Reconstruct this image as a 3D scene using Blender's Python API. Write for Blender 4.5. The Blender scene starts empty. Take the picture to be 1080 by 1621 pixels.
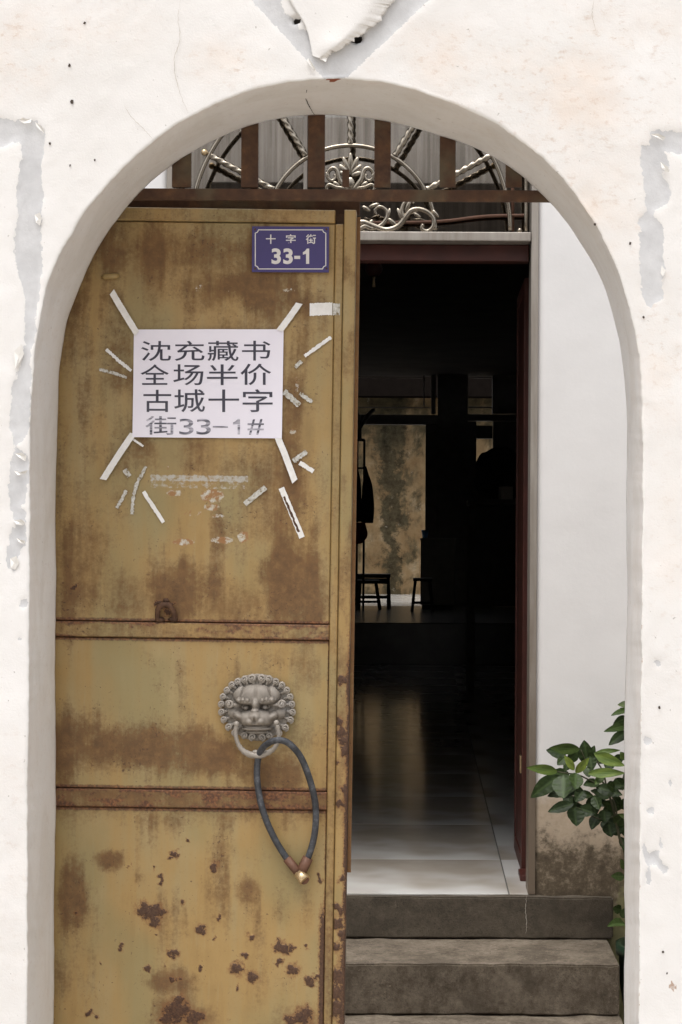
import bpy, bmesh, math, random
import numpy as np
from mathutils import Vector, Matrix

random.seed(7)
R = math.radians
scene = bpy.context.scene

# ------------------------------------------------------------------ camera
F = 2752.0            # focal length in photograph pixels (1080 wide)
VX, VY = 670.0, 870.0 # principal point
E = 1.55              # eye height above the ground
ROLL = R(0.30)
cam_d = bpy.data.cameras.new('camera')
cam = bpy.data.objects.new('camera', cam_d)
scene.collection.objects.link(cam)
cam_d.sensor_fit = 'HORIZONTAL'
cam_d.sensor_width = 36.0
cam_d.lens = 36.0 * F / 1080.0
cam_d.shift_x = (540.0 - VX) / 1080.0
cam_d.shift_y = (VY - 810.5) / 1080.0
cam_d.clip_start = 0.05
cam_d.clip_end = 500.0
cam.location = (0, 0, E)
cam.rotation_euler = (R(90), -ROLL, 0)
scene.camera = cam

# ------------------------------------------------------------------ light
world = bpy.data.worlds.new('World')
scene.world = world
world.use_nodes = True
wn = world.node_tree
for n in list(wn.nodes):
    wn.nodes.remove(n)
SUN_EL, SUN_AZ = R(75), math.atan2(-0.52, -0.85)
sky = wn.nodes.new('ShaderNodeTexSky')
sky.sky_type = 'NISHITA'
sky.sun_disc = False
sky.sun_elevation = SUN_EL
sky.sun_rotation = SUN_AZ
sky.air_density = 1.0
sky.dust_density = 6.0
sky.ozone_density = 1.0
hs = wn.nodes.new('ShaderNodeHueSaturation')
hs.inputs['Saturation'].default_value = 0.20     # overcast: nearly colourless sky
bg = wn.nodes.new('ShaderNodeBackground')
bg.inputs['Strength'].default_value = 0.15
wo = wn.nodes.new('ShaderNodeOutputWorld')
wn.links.new(sky.outputs[0], hs.inputs['Color'])
wn.links.new(hs.outputs[0], bg.inputs['Color'])
wn.links.new(bg.outputs[0], wo.inputs['Surface'])
sun_d = bpy.data.lights.new('sun', 'SUN')
sun_d.energy = 0.65
sun_d.angle = R(45)
sun_d.color = (1.0, 0.975, 0.945)
sun = bpy.data.objects.new('sun', sun_d)
scene.collection.objects.link(sun)
sdir = Vector((math.sin(SUN_AZ) * math.cos(SUN_EL), math.cos(SUN_AZ) * math.cos(SUN_EL), math.sin(SUN_EL)))
sun.rotation_euler = sdir.to_track_quat('Z', 'Y').to_euler()
sun.location = sdir * 30

scene.view_settings.view_transform = 'Standard'
scene.view_settings.look = 'None'
scene.view_settings.gamma = 1.0
scene.view_settings.exposure = 0.84
scene.render.engine = 'CYCLES'
scene.cycles.max_bounces = 10
scene.cycles.diffuse_bounces = 6
scene.cycles.use_denoising = True
scene.cycles.caustics_reflective = False
scene.cycles.caustics_refractive = False

# ------------------------------------------------------------------ helpers
CR, SR = math.cos(ROLL), math.sin(ROLL)
def PX(px, py):
    dx, dy = px - VX, py - VY
    return dx * CR + dy * SR, -dx * SR + dy * CR
def P(px, py, Y):
    """a point of the place at depth Y"""
    a, b = PX(px, py)
    return Vector((a * Y / F, Y, E - b * Y / F))
def XZ(px, py, Y):
    p = P(px, py, Y); return p.x, p.z
def proj(x, Y, z):
    a = x * F / Y; b = (E - z) * F / Y
    return VX + a * CR - b * SR, VY + a * SR + b * CR

def S(r, g, b, k=1.0):
    def f(c):
        c /= 255.0
        return (c / 12.92 if c <= 0.04045 else ((c + 0.055) / 1.055) ** 2.4) * k
    return (f(r), f(g), f(b), 1.0)

def link(o, parent=None):
    scene.collection.objects.link(o)
    if parent is not None:
        o.parent = parent
    return o
def tag(o, label=None, cat=None, group=None, kind=None):
    if label: o['label'] = label
    if cat: o['category'] = cat
    if group: o['group'] = group
    if kind: o['kind'] = kind
    return o
def empty(name, loc, label=None, cat=None, group=None, rot=(0, 0, 0)):
    o = bpy.data.objects.new(name, None)
    o.empty_display_size = 0.05
    o.location = loc; o.rotation_euler = rot
    link(o)
    return tag(o, label, cat, group)
def mesh_obj(name, me, mat, parent=None, smooth=False):
    if mat is not None:
        me.materials.append(mat)
    if smooth:
        me.polygons.foreach_set('use_smooth', [True] * len(me.polygons))
    return link(bpy.data.objects.new(name, me), parent)
def pydata(name, verts, faces, mat, parent=None, smooth=False, attrs=None):
    me = bpy.data.meshes.new(name)
    me.from_pydata([tuple(v) for v in verts], [], faces)
    me.update()
    if attrs:
        for k, arr in attrs.items():
            a = me.attributes.new(k, 'FLOAT', 'POINT')
            a.data.foreach_set('value', np.asarray(arr, dtype=np.float32).ravel())
    return mesh_obj(name, me, mat, parent, smooth)
def from_bm(name, bm, mat, parent=None, smooth=False):
    me = bpy.data.meshes.new(name)
    bmesh.ops.recalc_face_normals(bm, faces=bm.faces)
    bm.to_mesh(me); bm.free()
    return mesh_obj(name, me, mat, parent, smooth)
def bm_box(bm, x0, x1, y0, y1, z0, z1, bev=0.0, M=None, seg=2):
    vs = [bm.verts.new((x, y, z)) for z in (z0, z1) for y in (y0, y1) for x in (x0, x1)]
    fs = [(0,2,3,1), (4,5,7,6), (0,1,5,4), (2,6,7,3), (0,4,6,2), (1,3,7,5)]
    faces = [bm.faces.new([vs[i] for i in f]) for f in fs]
    if M is not None:
        for v in vs: v.co = M @ v.co
    if bev > 0:
        es = list({e for f in faces for e in f.edges})
        bmesh.ops.bevel(bm, geom=es, offset=bev, segments=seg, affect='EDGES', profile=0.5)
def box(name, x0, x1, y0, y1, z0, z1, mat, parent=None, bev=0.002, origin=None):
    """a bevelled box given in world coordinates; children are given in the parent's space"""
    bm = bmesh.new()
    bm_box(bm, x0, x1, y0, y1, z0, z1, bev)
    return from_bm(name, bm, mat, parent)
def pbox(name, pl, pt, pr, pb, Y0, Y1, mat, parent=None, bev=0.002):
    """box whose front face covers the photo rectangle at depth Y0"""
    x0, z1 = XZ(pl, pt, Y0); x1, z0 = XZ(pr, pb, Y0)
    off = parent.location if parent is not None else Vector((0, 0, 0))
    return box(name, x0 - off.x, x1 - off.x, Y0 - off.y, Y1 - off.y, z0 - off.z, z1 - off.z, mat, parent, bev)
def catmull(pts, n):
    pts = [Vector(p) for p in pts]
    out = []
    m = len(pts) - 1
    for i in range(n + 1):
        t = i / n * m
        k = min(int(t), m - 1); t -= k
        p1, p2 = pts[k], pts[k + 1]
        p0 = pts[k - 1] if k > 0 else p1 * 2 - p2
        p3 = pts[k + 2] if k + 2 <= m else p2 * 2 - p1
        out.append(0.5 * ((2 * p1) + (p2 - p0) * t + (2 * p0 - 5 * p1 + 4 * p2 - p3) * t * t + (3 * p1 - p0 - 3 * p2 + p3) * t ** 3))
    return out
def bm_tube(bm, pts, rad, seg=10, caps=True, twist=None):
    """tube through pts; rad a number or a list; twist=(lobes, depth, turns per metre) for rope-like bars"""
    n = len(pts)
    rads = rad if isinstance(rad, (list, tuple)) else [rad] * n
    t0 = (pts[1] - pts[0]).normalized()
    up = Vector((0, 1, 0)) if abs(t0.y) < 0.9 else Vector((1, 0, 0))
    nrm = (up - t0 * up.dot(t0)).normalized()
    rings = []; L = 0.0
    for i in range(n):
        if i == 0: t = pts[1] - pts[0]
        elif i == n - 1: t = pts[-1] - pts[-2]
        else: t = pts[i + 1] - pts[i - 1]
        t.normalize()
        nrm = (nrm - t * nrm.dot(t)).normalized()
        b = t.cross(nrm)
        if i: L += (pts[i] - pts[i - 1]).length
        ring = []
        for k in range(seg):
            a = 2 * math.pi * k / seg
            r = rads[i]
            if twist:
                r *= 1 + twist[1] * math.cos(twist[0] * (a + L * twist[2] * 2 * math.pi))
            ring.append(bm.verts.new(pts[i] + (nrm * math.cos(a) + b * math.sin(a)) * r))
        rings.append(ring)
    for i in range(n - 1):
        for k in range(seg):
            f = bm.faces.new((rings[i][k], rings[i][(k + 1) % seg], rings[i + 1][(k + 1) % seg], rings[i + 1][k]))
            f.smooth = True
    if caps:
        bm.faces.new(rings[0][::-1]); bm.faces.new(rings[-1])
def tube(name, pts, rad, mat, parent=None, seg=10, twist=None):
    bm = bmesh.new(); bm_tube(bm, pts, rad, seg, True, twist)
    return from_bm(name, bm, mat, parent)
def bm_ball(bm, c, r, seg=10, sc=(1, 1, 1)):
    M = Matrix.Translation(c) @ Matrix.Diagonal((*sc, 1))
    g = bmesh.ops.create_uvsphere(bm, u_segments=seg, v_segments=max(6, seg * 2 // 3), radius=r, matrix=M)
    for v in g['verts']:
        for f in v.link_faces: f.smooth = True
def lathe(name, prof, mat, parent=None, seg=24, c=(0, 0, 0)):
    vs, fs = [], []
    for r, z in prof:
        for k in range(seg):
            a = 2 * math.pi * k / seg
            vs.append((c[0] + r * math.cos(a), c[1] + r * math.sin(a), c[2] + z))
    for i in range(len(prof) - 1):
        for k in range(seg):
            k2 = (k + 1) % seg
            fs.append((i * seg + k, i * seg + k2, (i + 1) * seg + k2, (i + 1) * seg + k))
    return pydata(name, vs, fs, mat, parent, True)

# --- numpy noise
def _hash(ix, iy, seed):
    h = (ix.astype(np.int64) * 374761393 + iy.astype(np.int64) * 668265263 + seed * 974711) & 0x7fffffff
    h = ((h ^ (h >> 13)) * 1274126177) & 0x7fffffff
    return ((h ^ (h >> 16)) & 0xffff) / 65535.0
def vnoise(x, y, seed=0):
    ix, iy = np.floor(x), np.floor(y)
    fx, fy = x - ix, y - iy
    fx = fx * fx * (3 - 2 * fx); fy = fy * fy * (3 - 2 * fy)
    a = _hash(ix, iy, seed); b = _hash(ix + 1, iy, seed); c = _hash(ix, iy + 1, seed); d = _hash(ix + 1, iy + 1, seed)
    return (a * (1 - fx) + b * fx) * (1 - fy) + (c * (1 - fx) + d * fx) * fy
def fbm(x, y, seed=0, o=4):
    s = 0; t = 0; a = 1.0
    for k in range(o):
        s = s + a * vnoise(x * 2 ** k, y * 2 ** k, seed + k * 17); t += a; a *= 0.5
    return s / t
def sstep(a, b, x):
    t = np.clip((x - a) / (b - a), 0, 1)
    return t * t * (3 - 2 * t)
def poly_sd(px, py, poly):
    """signed distance to a polygon, positive inside"""
    poly = np.array(poly, float)
    d = np.full(px.shape, 1e9); inside = np.zeros(px.shape, bool)
    n = len(poly)
    for i in range(n):
        ax, ay = poly[i]; bx, by = poly[(i + 1) % n]
        ex, ey = bx - ax, by - ay
        t = np.clip(((px - ax) * ex + (py - ay) * ey) / (ex * ex + ey * ey + 1e-9), 0, 1)
        d = np.minimum(d, np.hypot(px - ax - t * ex, py - ay - t * ey))
        c = ((ay > py) != (by > py)) & (px < (bx - ax) * (py - ay) / (by - ay + 1e-12) + ax)
        inside ^= c
    return np.where(inside, d, -d)

# --- material builder
class M:
    def __init__(self, name):
        self.m = bpy.data.materials.new(name); self.m.use_nodes = True
        self.t = self.m.node_tree
        self.b = self.t.nodes['Principled BSDF']; self.out = self.t.nodes['Material Output']
        self._c = None
    def n(self, ty, **props):
        x = self.t.nodes.new(ty)
        for k, v in props.items(): setattr(x, k, v)
        return x
    def put(self, sock, v):
        if isinstance(v, bpy.types.NodeSocket): self.t.links.new(v, sock)
        else: sock.default_value = v
    def coord(self):
        if self._c is None: self._c = self.n('ShaderNodeTexCoord').outputs['Object']
        return self._c
    def mapping(self, sc, loc=(0, 0, 0), rot=(0, 0, 0)):
        x = self.n('ShaderNodeMapping')
        self.put(x.inputs['Vector'], self.coord())
        x.inputs['Scale'].default_value = sc; x.inputs['Location'].default_value = loc; x.inputs['Rotation'].default_value = rot
        return x.outputs[0]
    def noise(self, scale, detail=4, rough=0.55, vec=None, dist=0.0):
        x = self.n('ShaderNodeTexNoise')
        self.put(x.inputs['Vector'], vec if vec is not None else self.coord())
        x.inputs['Scale'].default_value = scale; x.inputs['Detail'].default_value = detail
        x.inputs['Roughness'].default_value = rough; x.inputs['Distortion'].default_value = dist
        return x.outputs['Fac']
    def attr(self, name):
        x = self.n('ShaderNodeAttribute'); x.attribute_name = name
        return x.outputs['Fac']
    def math(self, op, a, b=0.0, c=None):
        x = self.n('ShaderNodeMath', operation=op)
        self.put(x.inputs[0], a); self.put(x.inputs[1], b)
        if c is not None: self.put(x.inputs[2], c)
        return x.outputs[0]
    def ss(self, v, a, b, lo=0.0, hi=1.0):
        x = self.n('ShaderNodeMapRange', interpolation_type='SMOOTHSTEP')
        self.put(x.inputs['Value'], v)
        x.inputs['From Min'].default_value = a; x.inputs['From Max'].default_value = b
        x.inputs['To Min'].default_value = lo; x.inputs['To Max'].default_value = hi
        return x.outputs[0]
    def mix(self, f, a, b):
        x = self.n('ShaderNodeMix', data_type='RGBA')
        self.put(x.inputs[0], f); self.put(x.inputs[6], a); self.put(x.inputs[7], b)
        return x.outputs[2]
    def ramp(self, f, stops):
        x = self.n('ShaderNodeValToRGB')
        self.put(x.inputs[0], f)
        e = x.color_ramp.elements
        while len(e) < len(stops): e.new(0.5)
        for q, (p, c) in zip(e, stops): q.position = p; q.color = c
        return x.outputs[0]
    def sep(self):
        x = self.n('ShaderNodeSeparateXYZ'); self.put(x.inputs[0], self.coord()); return x.outputs
    def bump(self, h, strength=0.3, dist=0.002, prev=None):
        x = self.n('ShaderNodeBump')
        x.inputs['Strength'].default_value = strength; x.inputs['Distance'].default_value = dist
        self.put(x.inputs['Height'], h)
        if prev is not None: self.put(x.inputs['Normal'], prev)
        return x.outputs[0]
    def done(self, col=None, rough=None, metal=None, normal=None, spec=None):
        for k, v in (('Base Color', col), ('Roughness', rough), ('Metallic', metal), ('Normal', normal), ('Specular IOR Level', spec)):
            if v is not None: self.put(self.b.inputs[k], v)
        return self.m

def simple(name, col, rough=0.6, metal=0.0, var=0.15, scale=20, bump=0.0, spec=None):
    m = M(name)
    n = m.noise(scale, 5)
    c = m.ramp(n, [(0.25, tuple(c * (1 - var) for c in col[:3]) + (1,)), (0.75, tuple(min(1, c * (1 + var)) for c in col[:3]) + (1,))])
    nm = m.bump(m.noise(scale * 6, 4), bump, 0.002) if bump else None
    r = m.math('ADD', rough - 0.06, m.math('MULTIPLY', m.noise(scale * 2.3, 3), 0.12))
    return m.done(c, r, metal, nm, spec)

# ------------------------------------------------------------------ materials
def mat_plaster():
    m = M('white_limewash')
    peel = m.attr('peel'); stain = m.attr('stain'); hole = m.attr('hole'); wear = m.attr('wear'); brick = m.attr('brick')
    fine = m.noise(160, 4, 0.6)
    pk = m.ss(m.math('ADD', peel, m.math('MULTIPLY', m.math('SUBTRACT', m.noise(120, 7, 0.72), 0.5), 1.15)), 0.46, 0.54)
    w = m.ramp(m.noise(2.2, 6, 0.6), [(0.3, (0.71, 0.69, 0.67, 1)), (0.7, (0.79, 0.775, 0.765, 1))])
    # faint handling dirt
    sp = m.ss(m.noise(1.0, 7, 0.75, vec=m.mapping((46, 46, 80))), 0.52, 0.70)
    dirt = m.math('MULTIPLY', sp, m.math('ADD', m.math('MULTIPLY', stain, 0.60), 0.05))
    w = m.mix(dirt, w, (0.50, 0.37, 0.28, 1))
    w = m.mix(m.math('MULTIPLY', stain, m.ss(m.noise(7, 5, 0.6), 0.38, 0.72, 0, 0.55)), w, (0.74, 0.62, 0.53, 1))
    pit = m.ss(m.noise(95, 3, 0.6, dist=0.4), 0.70, 0.735)
    w = m.mix(m.math('MULTIPLY', pit, 0.6), w, (0.28, 0.25, 0.22, 1))
    g = m.ramp(m.noise(22, 6, 0.65), [(0.3, (0.52, 0.52, 0.53, 1)), (0.72, (0.64, 0.64, 0.65, 1))])
    rv = m.attr('reveal')
    br = m.noise(1.0, 6, 0.62, vec=m.mapping((7, 9, 5), (0.3, 0.1, 0.7), (0.3, 0.2, 0.5)), dist=0.8)
    w = m.mix(m.math('MULTIPLY', rv, m.ss(br, 0.40, 0.66, 0.0, 0.30)), w, (0.56, 0.52, 0.47, 1))
    w = m.mix(m.math('MULTIPLY', rv, m.ss(br, 0.60, 0.72, 0.0, 0.3)), w, (0.82, 0.80, 0.78, 1))
    c = m.mix(pk, w, g)
    c = m.mix(m.ss(m.math('ADD', wear, m.math('MULTIPLY', m.math('SUBTRACT', m.noise(90, 5, 0.7), 0.5), 1.6)), 0.55, 0.8, 0, 0.8), c, (0.36, 0.22, 0.14, 1))
    c = m.mix(m.ss(brick, 0.35, 0.6), c, (0.30, 0.10, 0.055, 1))
    c = m.mix(m.ss(m.math('ADD', hole, m.math('MULTIPLY', m.math('SUBTRACT', fine, 0.5), 0.4)), 0.42, 0.55), c, (0.045, 0.04, 0.036, 1))
    h = m.math('ADD', m.math('MULTIPLY', m.noise(55, 6, 0.65), 0.6), m.math('MULTIPLY', pk, -0.55))
    nb = m.bump(h, 0.30, 0.003)
    nb = m.bump(m.noise(260, 5, 0.7), 0.30, 0.0018, nb)
    return m.done(c, 0.92, 0, nb, 0.2)

def mat_soffit_like(name, a, b, bump=0.25):
    m = M(name)
    n = m.noise(5, 6, 0.6)
    c = m.ramp(n, [(0.3, a), (0.7, b)])
    c = m.mix(m.ss(m.noise(60, 5, 0.7), 0.64, 0.76, 0, 0.4), c, tuple(x * 0.6 for x in a[:3]) + (1,))
    return m.done(c, 0.92, 0, m.bump(m.noise(60, 6, 0.65), bump, 0.003), 0.2)

def mat_facade():
    m = M('house_whitewash')
    z = m.sep()[2]; x = m.sep()[0]
    n1 = m.noise(9, 6, 0.65); n2 = m.noise(34, 6, 0.7)
    zz = m.math('ADD', z, m.math('MULTIPLY', m.math('SUBTRACT', n1, 0.5), 0.20))
    w = m.ramp(m.noise(3, 6, 0.6), [(0.3, (0.77, 0.755, 0.745, 1)), (0.7, (0.83, 0.815, 0.805, 1))])
    w = m.mix(m.ss(m.noise(70, 4, 0.7), 0.68, 0.74, 0, 0.4), w, (0.4, 0.37, 0.33, 1))
    w = m.mix(m.ss(m.noise(16, 6, 0.7, vec=m.mapping((1, 1, 0.35), (2, 0, 5))), 0.62, 0.74, 0, 0.16), w, (0.50, 0.48, 0.45, 1))
    tan_ = m.ramp(n2, [(0.3, (0.42, 0.33, 0.24, 1)), (0.7, (0.58, 0.48, 0.37, 1))])
    c = m.mix(m.ss(zz, 0.70, 0.86, 1, 0), w, tan_)
    mould = m.math('ADD', m.math('MULTIPLY', n2, 0.9), m.math('MULTIPLY', m.ss(zz, 0.44, 0.80, 1, 0), 0.74))
    c = m.mix(m.ss(mould, 0.72, 1.02, 0, 0.93), c, m.ramp(m.noise(26, 9, 0.78), [(0.36, (0.050, 0.038, 0.026, 1)), (0.52, (0.12, 0.093, 0.062, 1)), (0.66, (0.33, 0.27, 0.20, 1))]))
    moss = m.math('ADD', m.math('MULTIPLY', m.noise(50, 5, 0.7), 0.8), m.math('MULTIPLY', m.ss(x, 0.50, 0.66), m.ss(zz, 0.36, 0.60, 1, 0)))
    c = m.mix(m.ss(moss, 0.95, 1.25, 0, 0.8), c, (0.25, 0.24, 0.12, 1))
    return m.done(c, 0.92, 0, m.bump(m.noise(60, 6, 0.65), 0.16, 0.003), 0.2)

def mat_gate():
    m = M('rusty_ochre_paint')
    rust = m.attr('rust'); pit = m.attr('pit'); chalk = m.attr('chalk'); line = m.attr('orange')
    big = m.noise(4.0, 6, 0.6); med = m.noise(26, 6, 0.65); fine = m.noise(170, 5, 0.65)
    streak = m.noise(1.0, 5, 0.6, vec=m.mapping((34, 34, 2.6)))
    streak2 = m.noise(1.0, 4, 0.6, vec=m.mapping((110, 110, 9)))
    v = m.math('ADD', m.math('MULTIPLY', big, 0.55), m.math('MULTIPLY', streak, 0.45))
    base = m.ramp(v, [(0.30, (0.240, 0.150, 0.056, 1)), (0.47, (0.345, 0.223, 0.084, 1)), (0.60, (0.335, 0.245, 0.112, 1)), (0.74, (0.43, 0.320, 0.160, 1))])
    base = m.mix(m.ss(fine, 0.55, 0.75, 0, 0.22), base, (0.17, 0.11, 0.05, 1))
    base = m.mix(m.ss(streak2, 0.58, 0.72, 0, 0.28), base, (0.36, 0.29, 0.16, 1))
    olive = m.ss(m.noise(5.5, 4, 0.5, vec=m.mapping((1, 1, 0.6), (3.1, 0, 1.7))), 0.46, 0.66, 0, 0.60)
    base = m.mix(olive, base, (0.245, 0.205, 0.095, 1))
    r = m.math('ADD', rust, m.math('MULTIPLY', m.math('SUBTRACT', med, 0.5), 0.80))
    r = m.math('ADD', r, m.math('MULTIPLY', m.math('SUBTRACT', streak, 0.5), 0.55))
    r = m.math('ADD', r, m.math('MULTIPLY', m.math('SUBTRACT', m.noise(120, 7, 0.78), 0.5), 1.25))
    r = m.math('ADD', r, m.math('MULTIPLY', m.math('SUBTRACT', streak2, 0.5), 0.5))
    rc = m.ramp(m.noise(60, 5, 0.7), [(0.3, (0.090, 0.043, 0.019, 1)), (0.55, (0.145, 0.074, 0.030, 1)), (0.75, (0.215, 0.118, 0.046, 1))])
    c = m.mix(m.ss(r, 0.22, 1.02, 0, 0.90), base, rc)
    # pin specks of rust
    sp = m.math('MULTIPLY', m.ss(m.math('ADD', m.noise(190, 3, 0.5, dist=0.6), m.math('MULTIPLY', m.ss(r, 0.1, 0.8), 0.06)), 0.665, 0.72), m.ss(m.noise(11, 4, 0.6), 0.42, 0.62, 0.15, 1.0))
    c = m.mix(m.math('MULTIPLY', sp, 0.75), c, (0.075, 0.036, 0.022, 1))
    o = m.math('ADD', line, m.math('MULTIPLY', m.math('SUBTRACT', m.noise(95, 5, 0.7), 0.5), 1.1))
    c = m.mix(m.ss(o, 0.45, 0.85, 0, 0.85), c, m.ramp(fine, [(0.38, (0.060, 0.026, 0.018, 1)), (0.5, (0.125, 0.052, 0.028, 1)), (0.66, (0.27, 0.115, 0.048, 1))]))
    pp = m.math('ADD', pit, m.math('MULTIPLY', m.math('SUBTRACT', m.noise(190, 6, 0.7), 0.5), 1.15))
    c = m.mix(m.ss(pp, 0.16, 0.48, 0, 0.72), c, (0.21, 0.098, 0.038, 1))
    pf = m.ss(pp, 0.46, 0.56)
    c = m.mix(pf, c, m.ramp(m.noise(220, 4, 0.7), [(0.35, (0.042, 0.019, 0.011, 1)), (0.7, (0.110, 0.054, 0.027, 1))]))
    ck = m.math('ADD', chalk, m.math('MULTIPLY', m.math('SUBTRACT', m.noise(140, 5, 0.7), 0.5), 1.5))
    c = m.mix(m.ss(ck, 0.62, 0.80, 0, 0.85), c, m.ramp(m.noise(75, 4, 0.6), [(0.45, (0.30, 0.145, 0.06, 1)), (0.52, (0.46, 0.40, 0.31, 1)), (0.66, (0.58, 0.58, 0.56, 1))]))
    sm = m.math('ADD', m.attr('smear'), m.math('MULTIPLY', m.math('SUBTRACT', m.noise(90, 6, 0.7), 0.5), 1.3))
    c = m.mix(m.ss(sm, 0.60, 0.86, 0, 0.80), c, (0.46, 0.45, 0.42, 1))
    h = m.math('ADD', m.math('MULTIPLY', pf, 0.7), m.math('MULTIPLY', m.ss(r, 0.4, 1.0), m.math('MULTIPLY', fine, 0.5)))
    nb = m.bump(h, 0.45, 0.002)
    nb = m.bump(m.noise(14, 3, 0.5), 0.10, 0.01, nb)
    rg = m.math('ADD', 0.46, m.math('MULTIPLY', m.ss(r, 0.3, 0.9), 0.34))
    return m.done(c, rg, 0, nb, 0.42)

def mat_iron():
    m = M('dark_rusty_iron')
    c = m.ramp(m.noise(28, 6, 0.7), [(0.3, (0.045, 0.022, 0.014, 1)), (0.55, (0.088, 0.044, 0.024, 1)), (0.75, (0.15, 0.075, 0.034, 1))])
    c = m.mix(m.ss(m.noise(9, 5), 0.50, 0.68, 0, 0.6), c, (0.115, 0.098, 0.062, 1))
    return m.done(c, 0.72, 0, m.bump(m.noise(150, 5, 0.7), 0.4, 0.0015), 0.35)

def mat_paper():
    m = M('white_paper')
    c = m.ramp(m.noise(6, 4), [(0.3, (0.79, 0.76, 0.85, 1)), (0.7, (0.84, 0.81, 0.89, 1))])
    return m.done(c, 0.85, 0, m.bump(m.noise(8, 3), 0.05, 0.004), 0.2)
def mat_ink():
    m = M('faded_toner')
    st = m.noise(1.0, 3, 0.5, vec=m.mapping((14, 14, 220)))
    z = m.sep()[2]
    low = m.ss(z, -0.085, -0.005, 1, 0)
    patch = m.noise(24, 3, 0.5)
    f = m.math('ADD', m.math('MULTIPLY', low, m.math('ADD', m.math('MULTIPLY', st, 0.85), m.math('MULTIPLY', patch, 0.55))), m.math('MULTIPLY', st, 0.28))
    c = m.ramp(f, [(0.28, (0.066, 0.064, 0.085, 1)), (0.74, (0.10, 0.10, 0.125, 1)), (0.98, (0.60, 0.58, 0.66, 1))])
    return m.done(c, 0.8, 0, None, 0.2)
def mat_tape():
    m = M('white_paper_tape')
    c = m.ramp(m.noise(60, 5, 0.7), [(0.25, (0.68, 0.66, 0.63, 1)), (0.6, (0.82, 0.805, 0.79, 1))])
    return m.done(c, 0.8, 0, m.bump(m.noise(200, 3), 0.15, 0.001), 0.2)
def mat_old_tape():
    m = M('scuffed_tape')
    n = m.noise(150, 5, 0.7)
    c = m.ramp(n, [(0.36, (0.20, 0.15, 0.08, 1)), (0.46, (0.45, 0.43, 0.38, 1)), (0.62, (0.62, 0.61, 0.58, 1))])
    return m.done(c, 0.85, 0, m.bump(n, 0.3, 0.001), 0.2)
def mat_bronze():
    m = M('weathered_grey_alloy')
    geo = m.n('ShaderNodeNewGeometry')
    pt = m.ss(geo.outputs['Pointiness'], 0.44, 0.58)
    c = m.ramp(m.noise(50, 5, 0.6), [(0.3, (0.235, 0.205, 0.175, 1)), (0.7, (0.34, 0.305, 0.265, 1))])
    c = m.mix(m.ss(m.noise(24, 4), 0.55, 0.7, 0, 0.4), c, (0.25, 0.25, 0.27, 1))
    c = m.mix(pt, m.mix(0.45, c, (0.10, 0.08, 0.06, 1)), m.mix(0.3, c, (0.46, 0.42, 0.37, 1)))  # relief shading put into the colour: dark recesses, pale ridges
    return m.done(c, 0.6, 0.15, m.bump(m.noise(300, 3), 0.12, 0.001), 0.4)
def mat_hose():
    m = M('grey_rubber_hose')
    c = m.ramp(m.noise(55, 6, 0.7), [(0.36, (0.026, 0.028, 0.033, 1)), (0.55, (0.055, 0.058, 0.066, 1)), (0.74, (0.16, 0.165, 0.18, 1))])
    return m.done(c, 0.55, 0, m.bump(m.noise(260, 4), 0.25, 0.001), 0.4)
def mat_steel():
    m = M('stainless_steel')
    c = m.ramp(m.noise(30, 4), [(0.3, (0.24, 0.205, 0.16, 1)), (0.7, (0.38, 0.335, 0.275, 1))])
    return m.done(c, m.math('ADD', 0.20, m.math('MULTIPLY', m.noise(40, 4), 0.12)), 1.0)
def mat_frame():
    m = M('dull_steel_frame')
    z = m.sep()[2]
    c = m.ramp(m.noise(1.0, 5, 0.6, vec=m.mapping((30, 30, 3))), [(0.3, (0.27, 0.235, 0.20, 1)), (0.7, (0.42, 0.385, 0.345, 1))])
    low = m.ss(m.math('ADD', z, m.math('MULTIPLY', m.noise(6, 5), 0.9)), 1.1, 2.1, 1, 0)
    c = m.mix(m.math('MULTIPLY', low, 0.85), c, (0.17, 0.125, 0.085, 1))
    return m.done(c, 0.5, 0.35, None, 0.4)
def mat_glass(name, refl):
    m = M(name)
    tr = m.n('ShaderNodeBsdfTransparent'); tr.inputs[0].default_value = (0.42, 0.40, 0.36, 1)
    gl = m.n('ShaderNodeBsdfGlossy'); m.put(gl.inputs['Color'], m.ramp(m.noise(1.0, 5, 0.65, vec=m.mapping((60, 1, 1.6))), [(0.35, (0.62, 0.56, 0.49, 1)), (0.62, (1.0, 0.93, 0.84, 1))])); gl.inputs['Roughness'].default_value = 0.02
    lw = m.n('ShaderNodeFresnel'); lw.inputs['IOR'].default_value = refl
    mx = m.n('ShaderNodeMixShader')
    m.t.links.new(lw.outputs[0], mx.inputs[0]); m.t.links.new(tr.outputs[0], mx.inputs[1]); m.t.links.new(gl.outputs[0], mx.inputs[2])
    m.t.links.new(mx.outputs[0], m.out.inputs['Surface'])
    m.t.nodes.remove(m.b)
    return m.m
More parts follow.
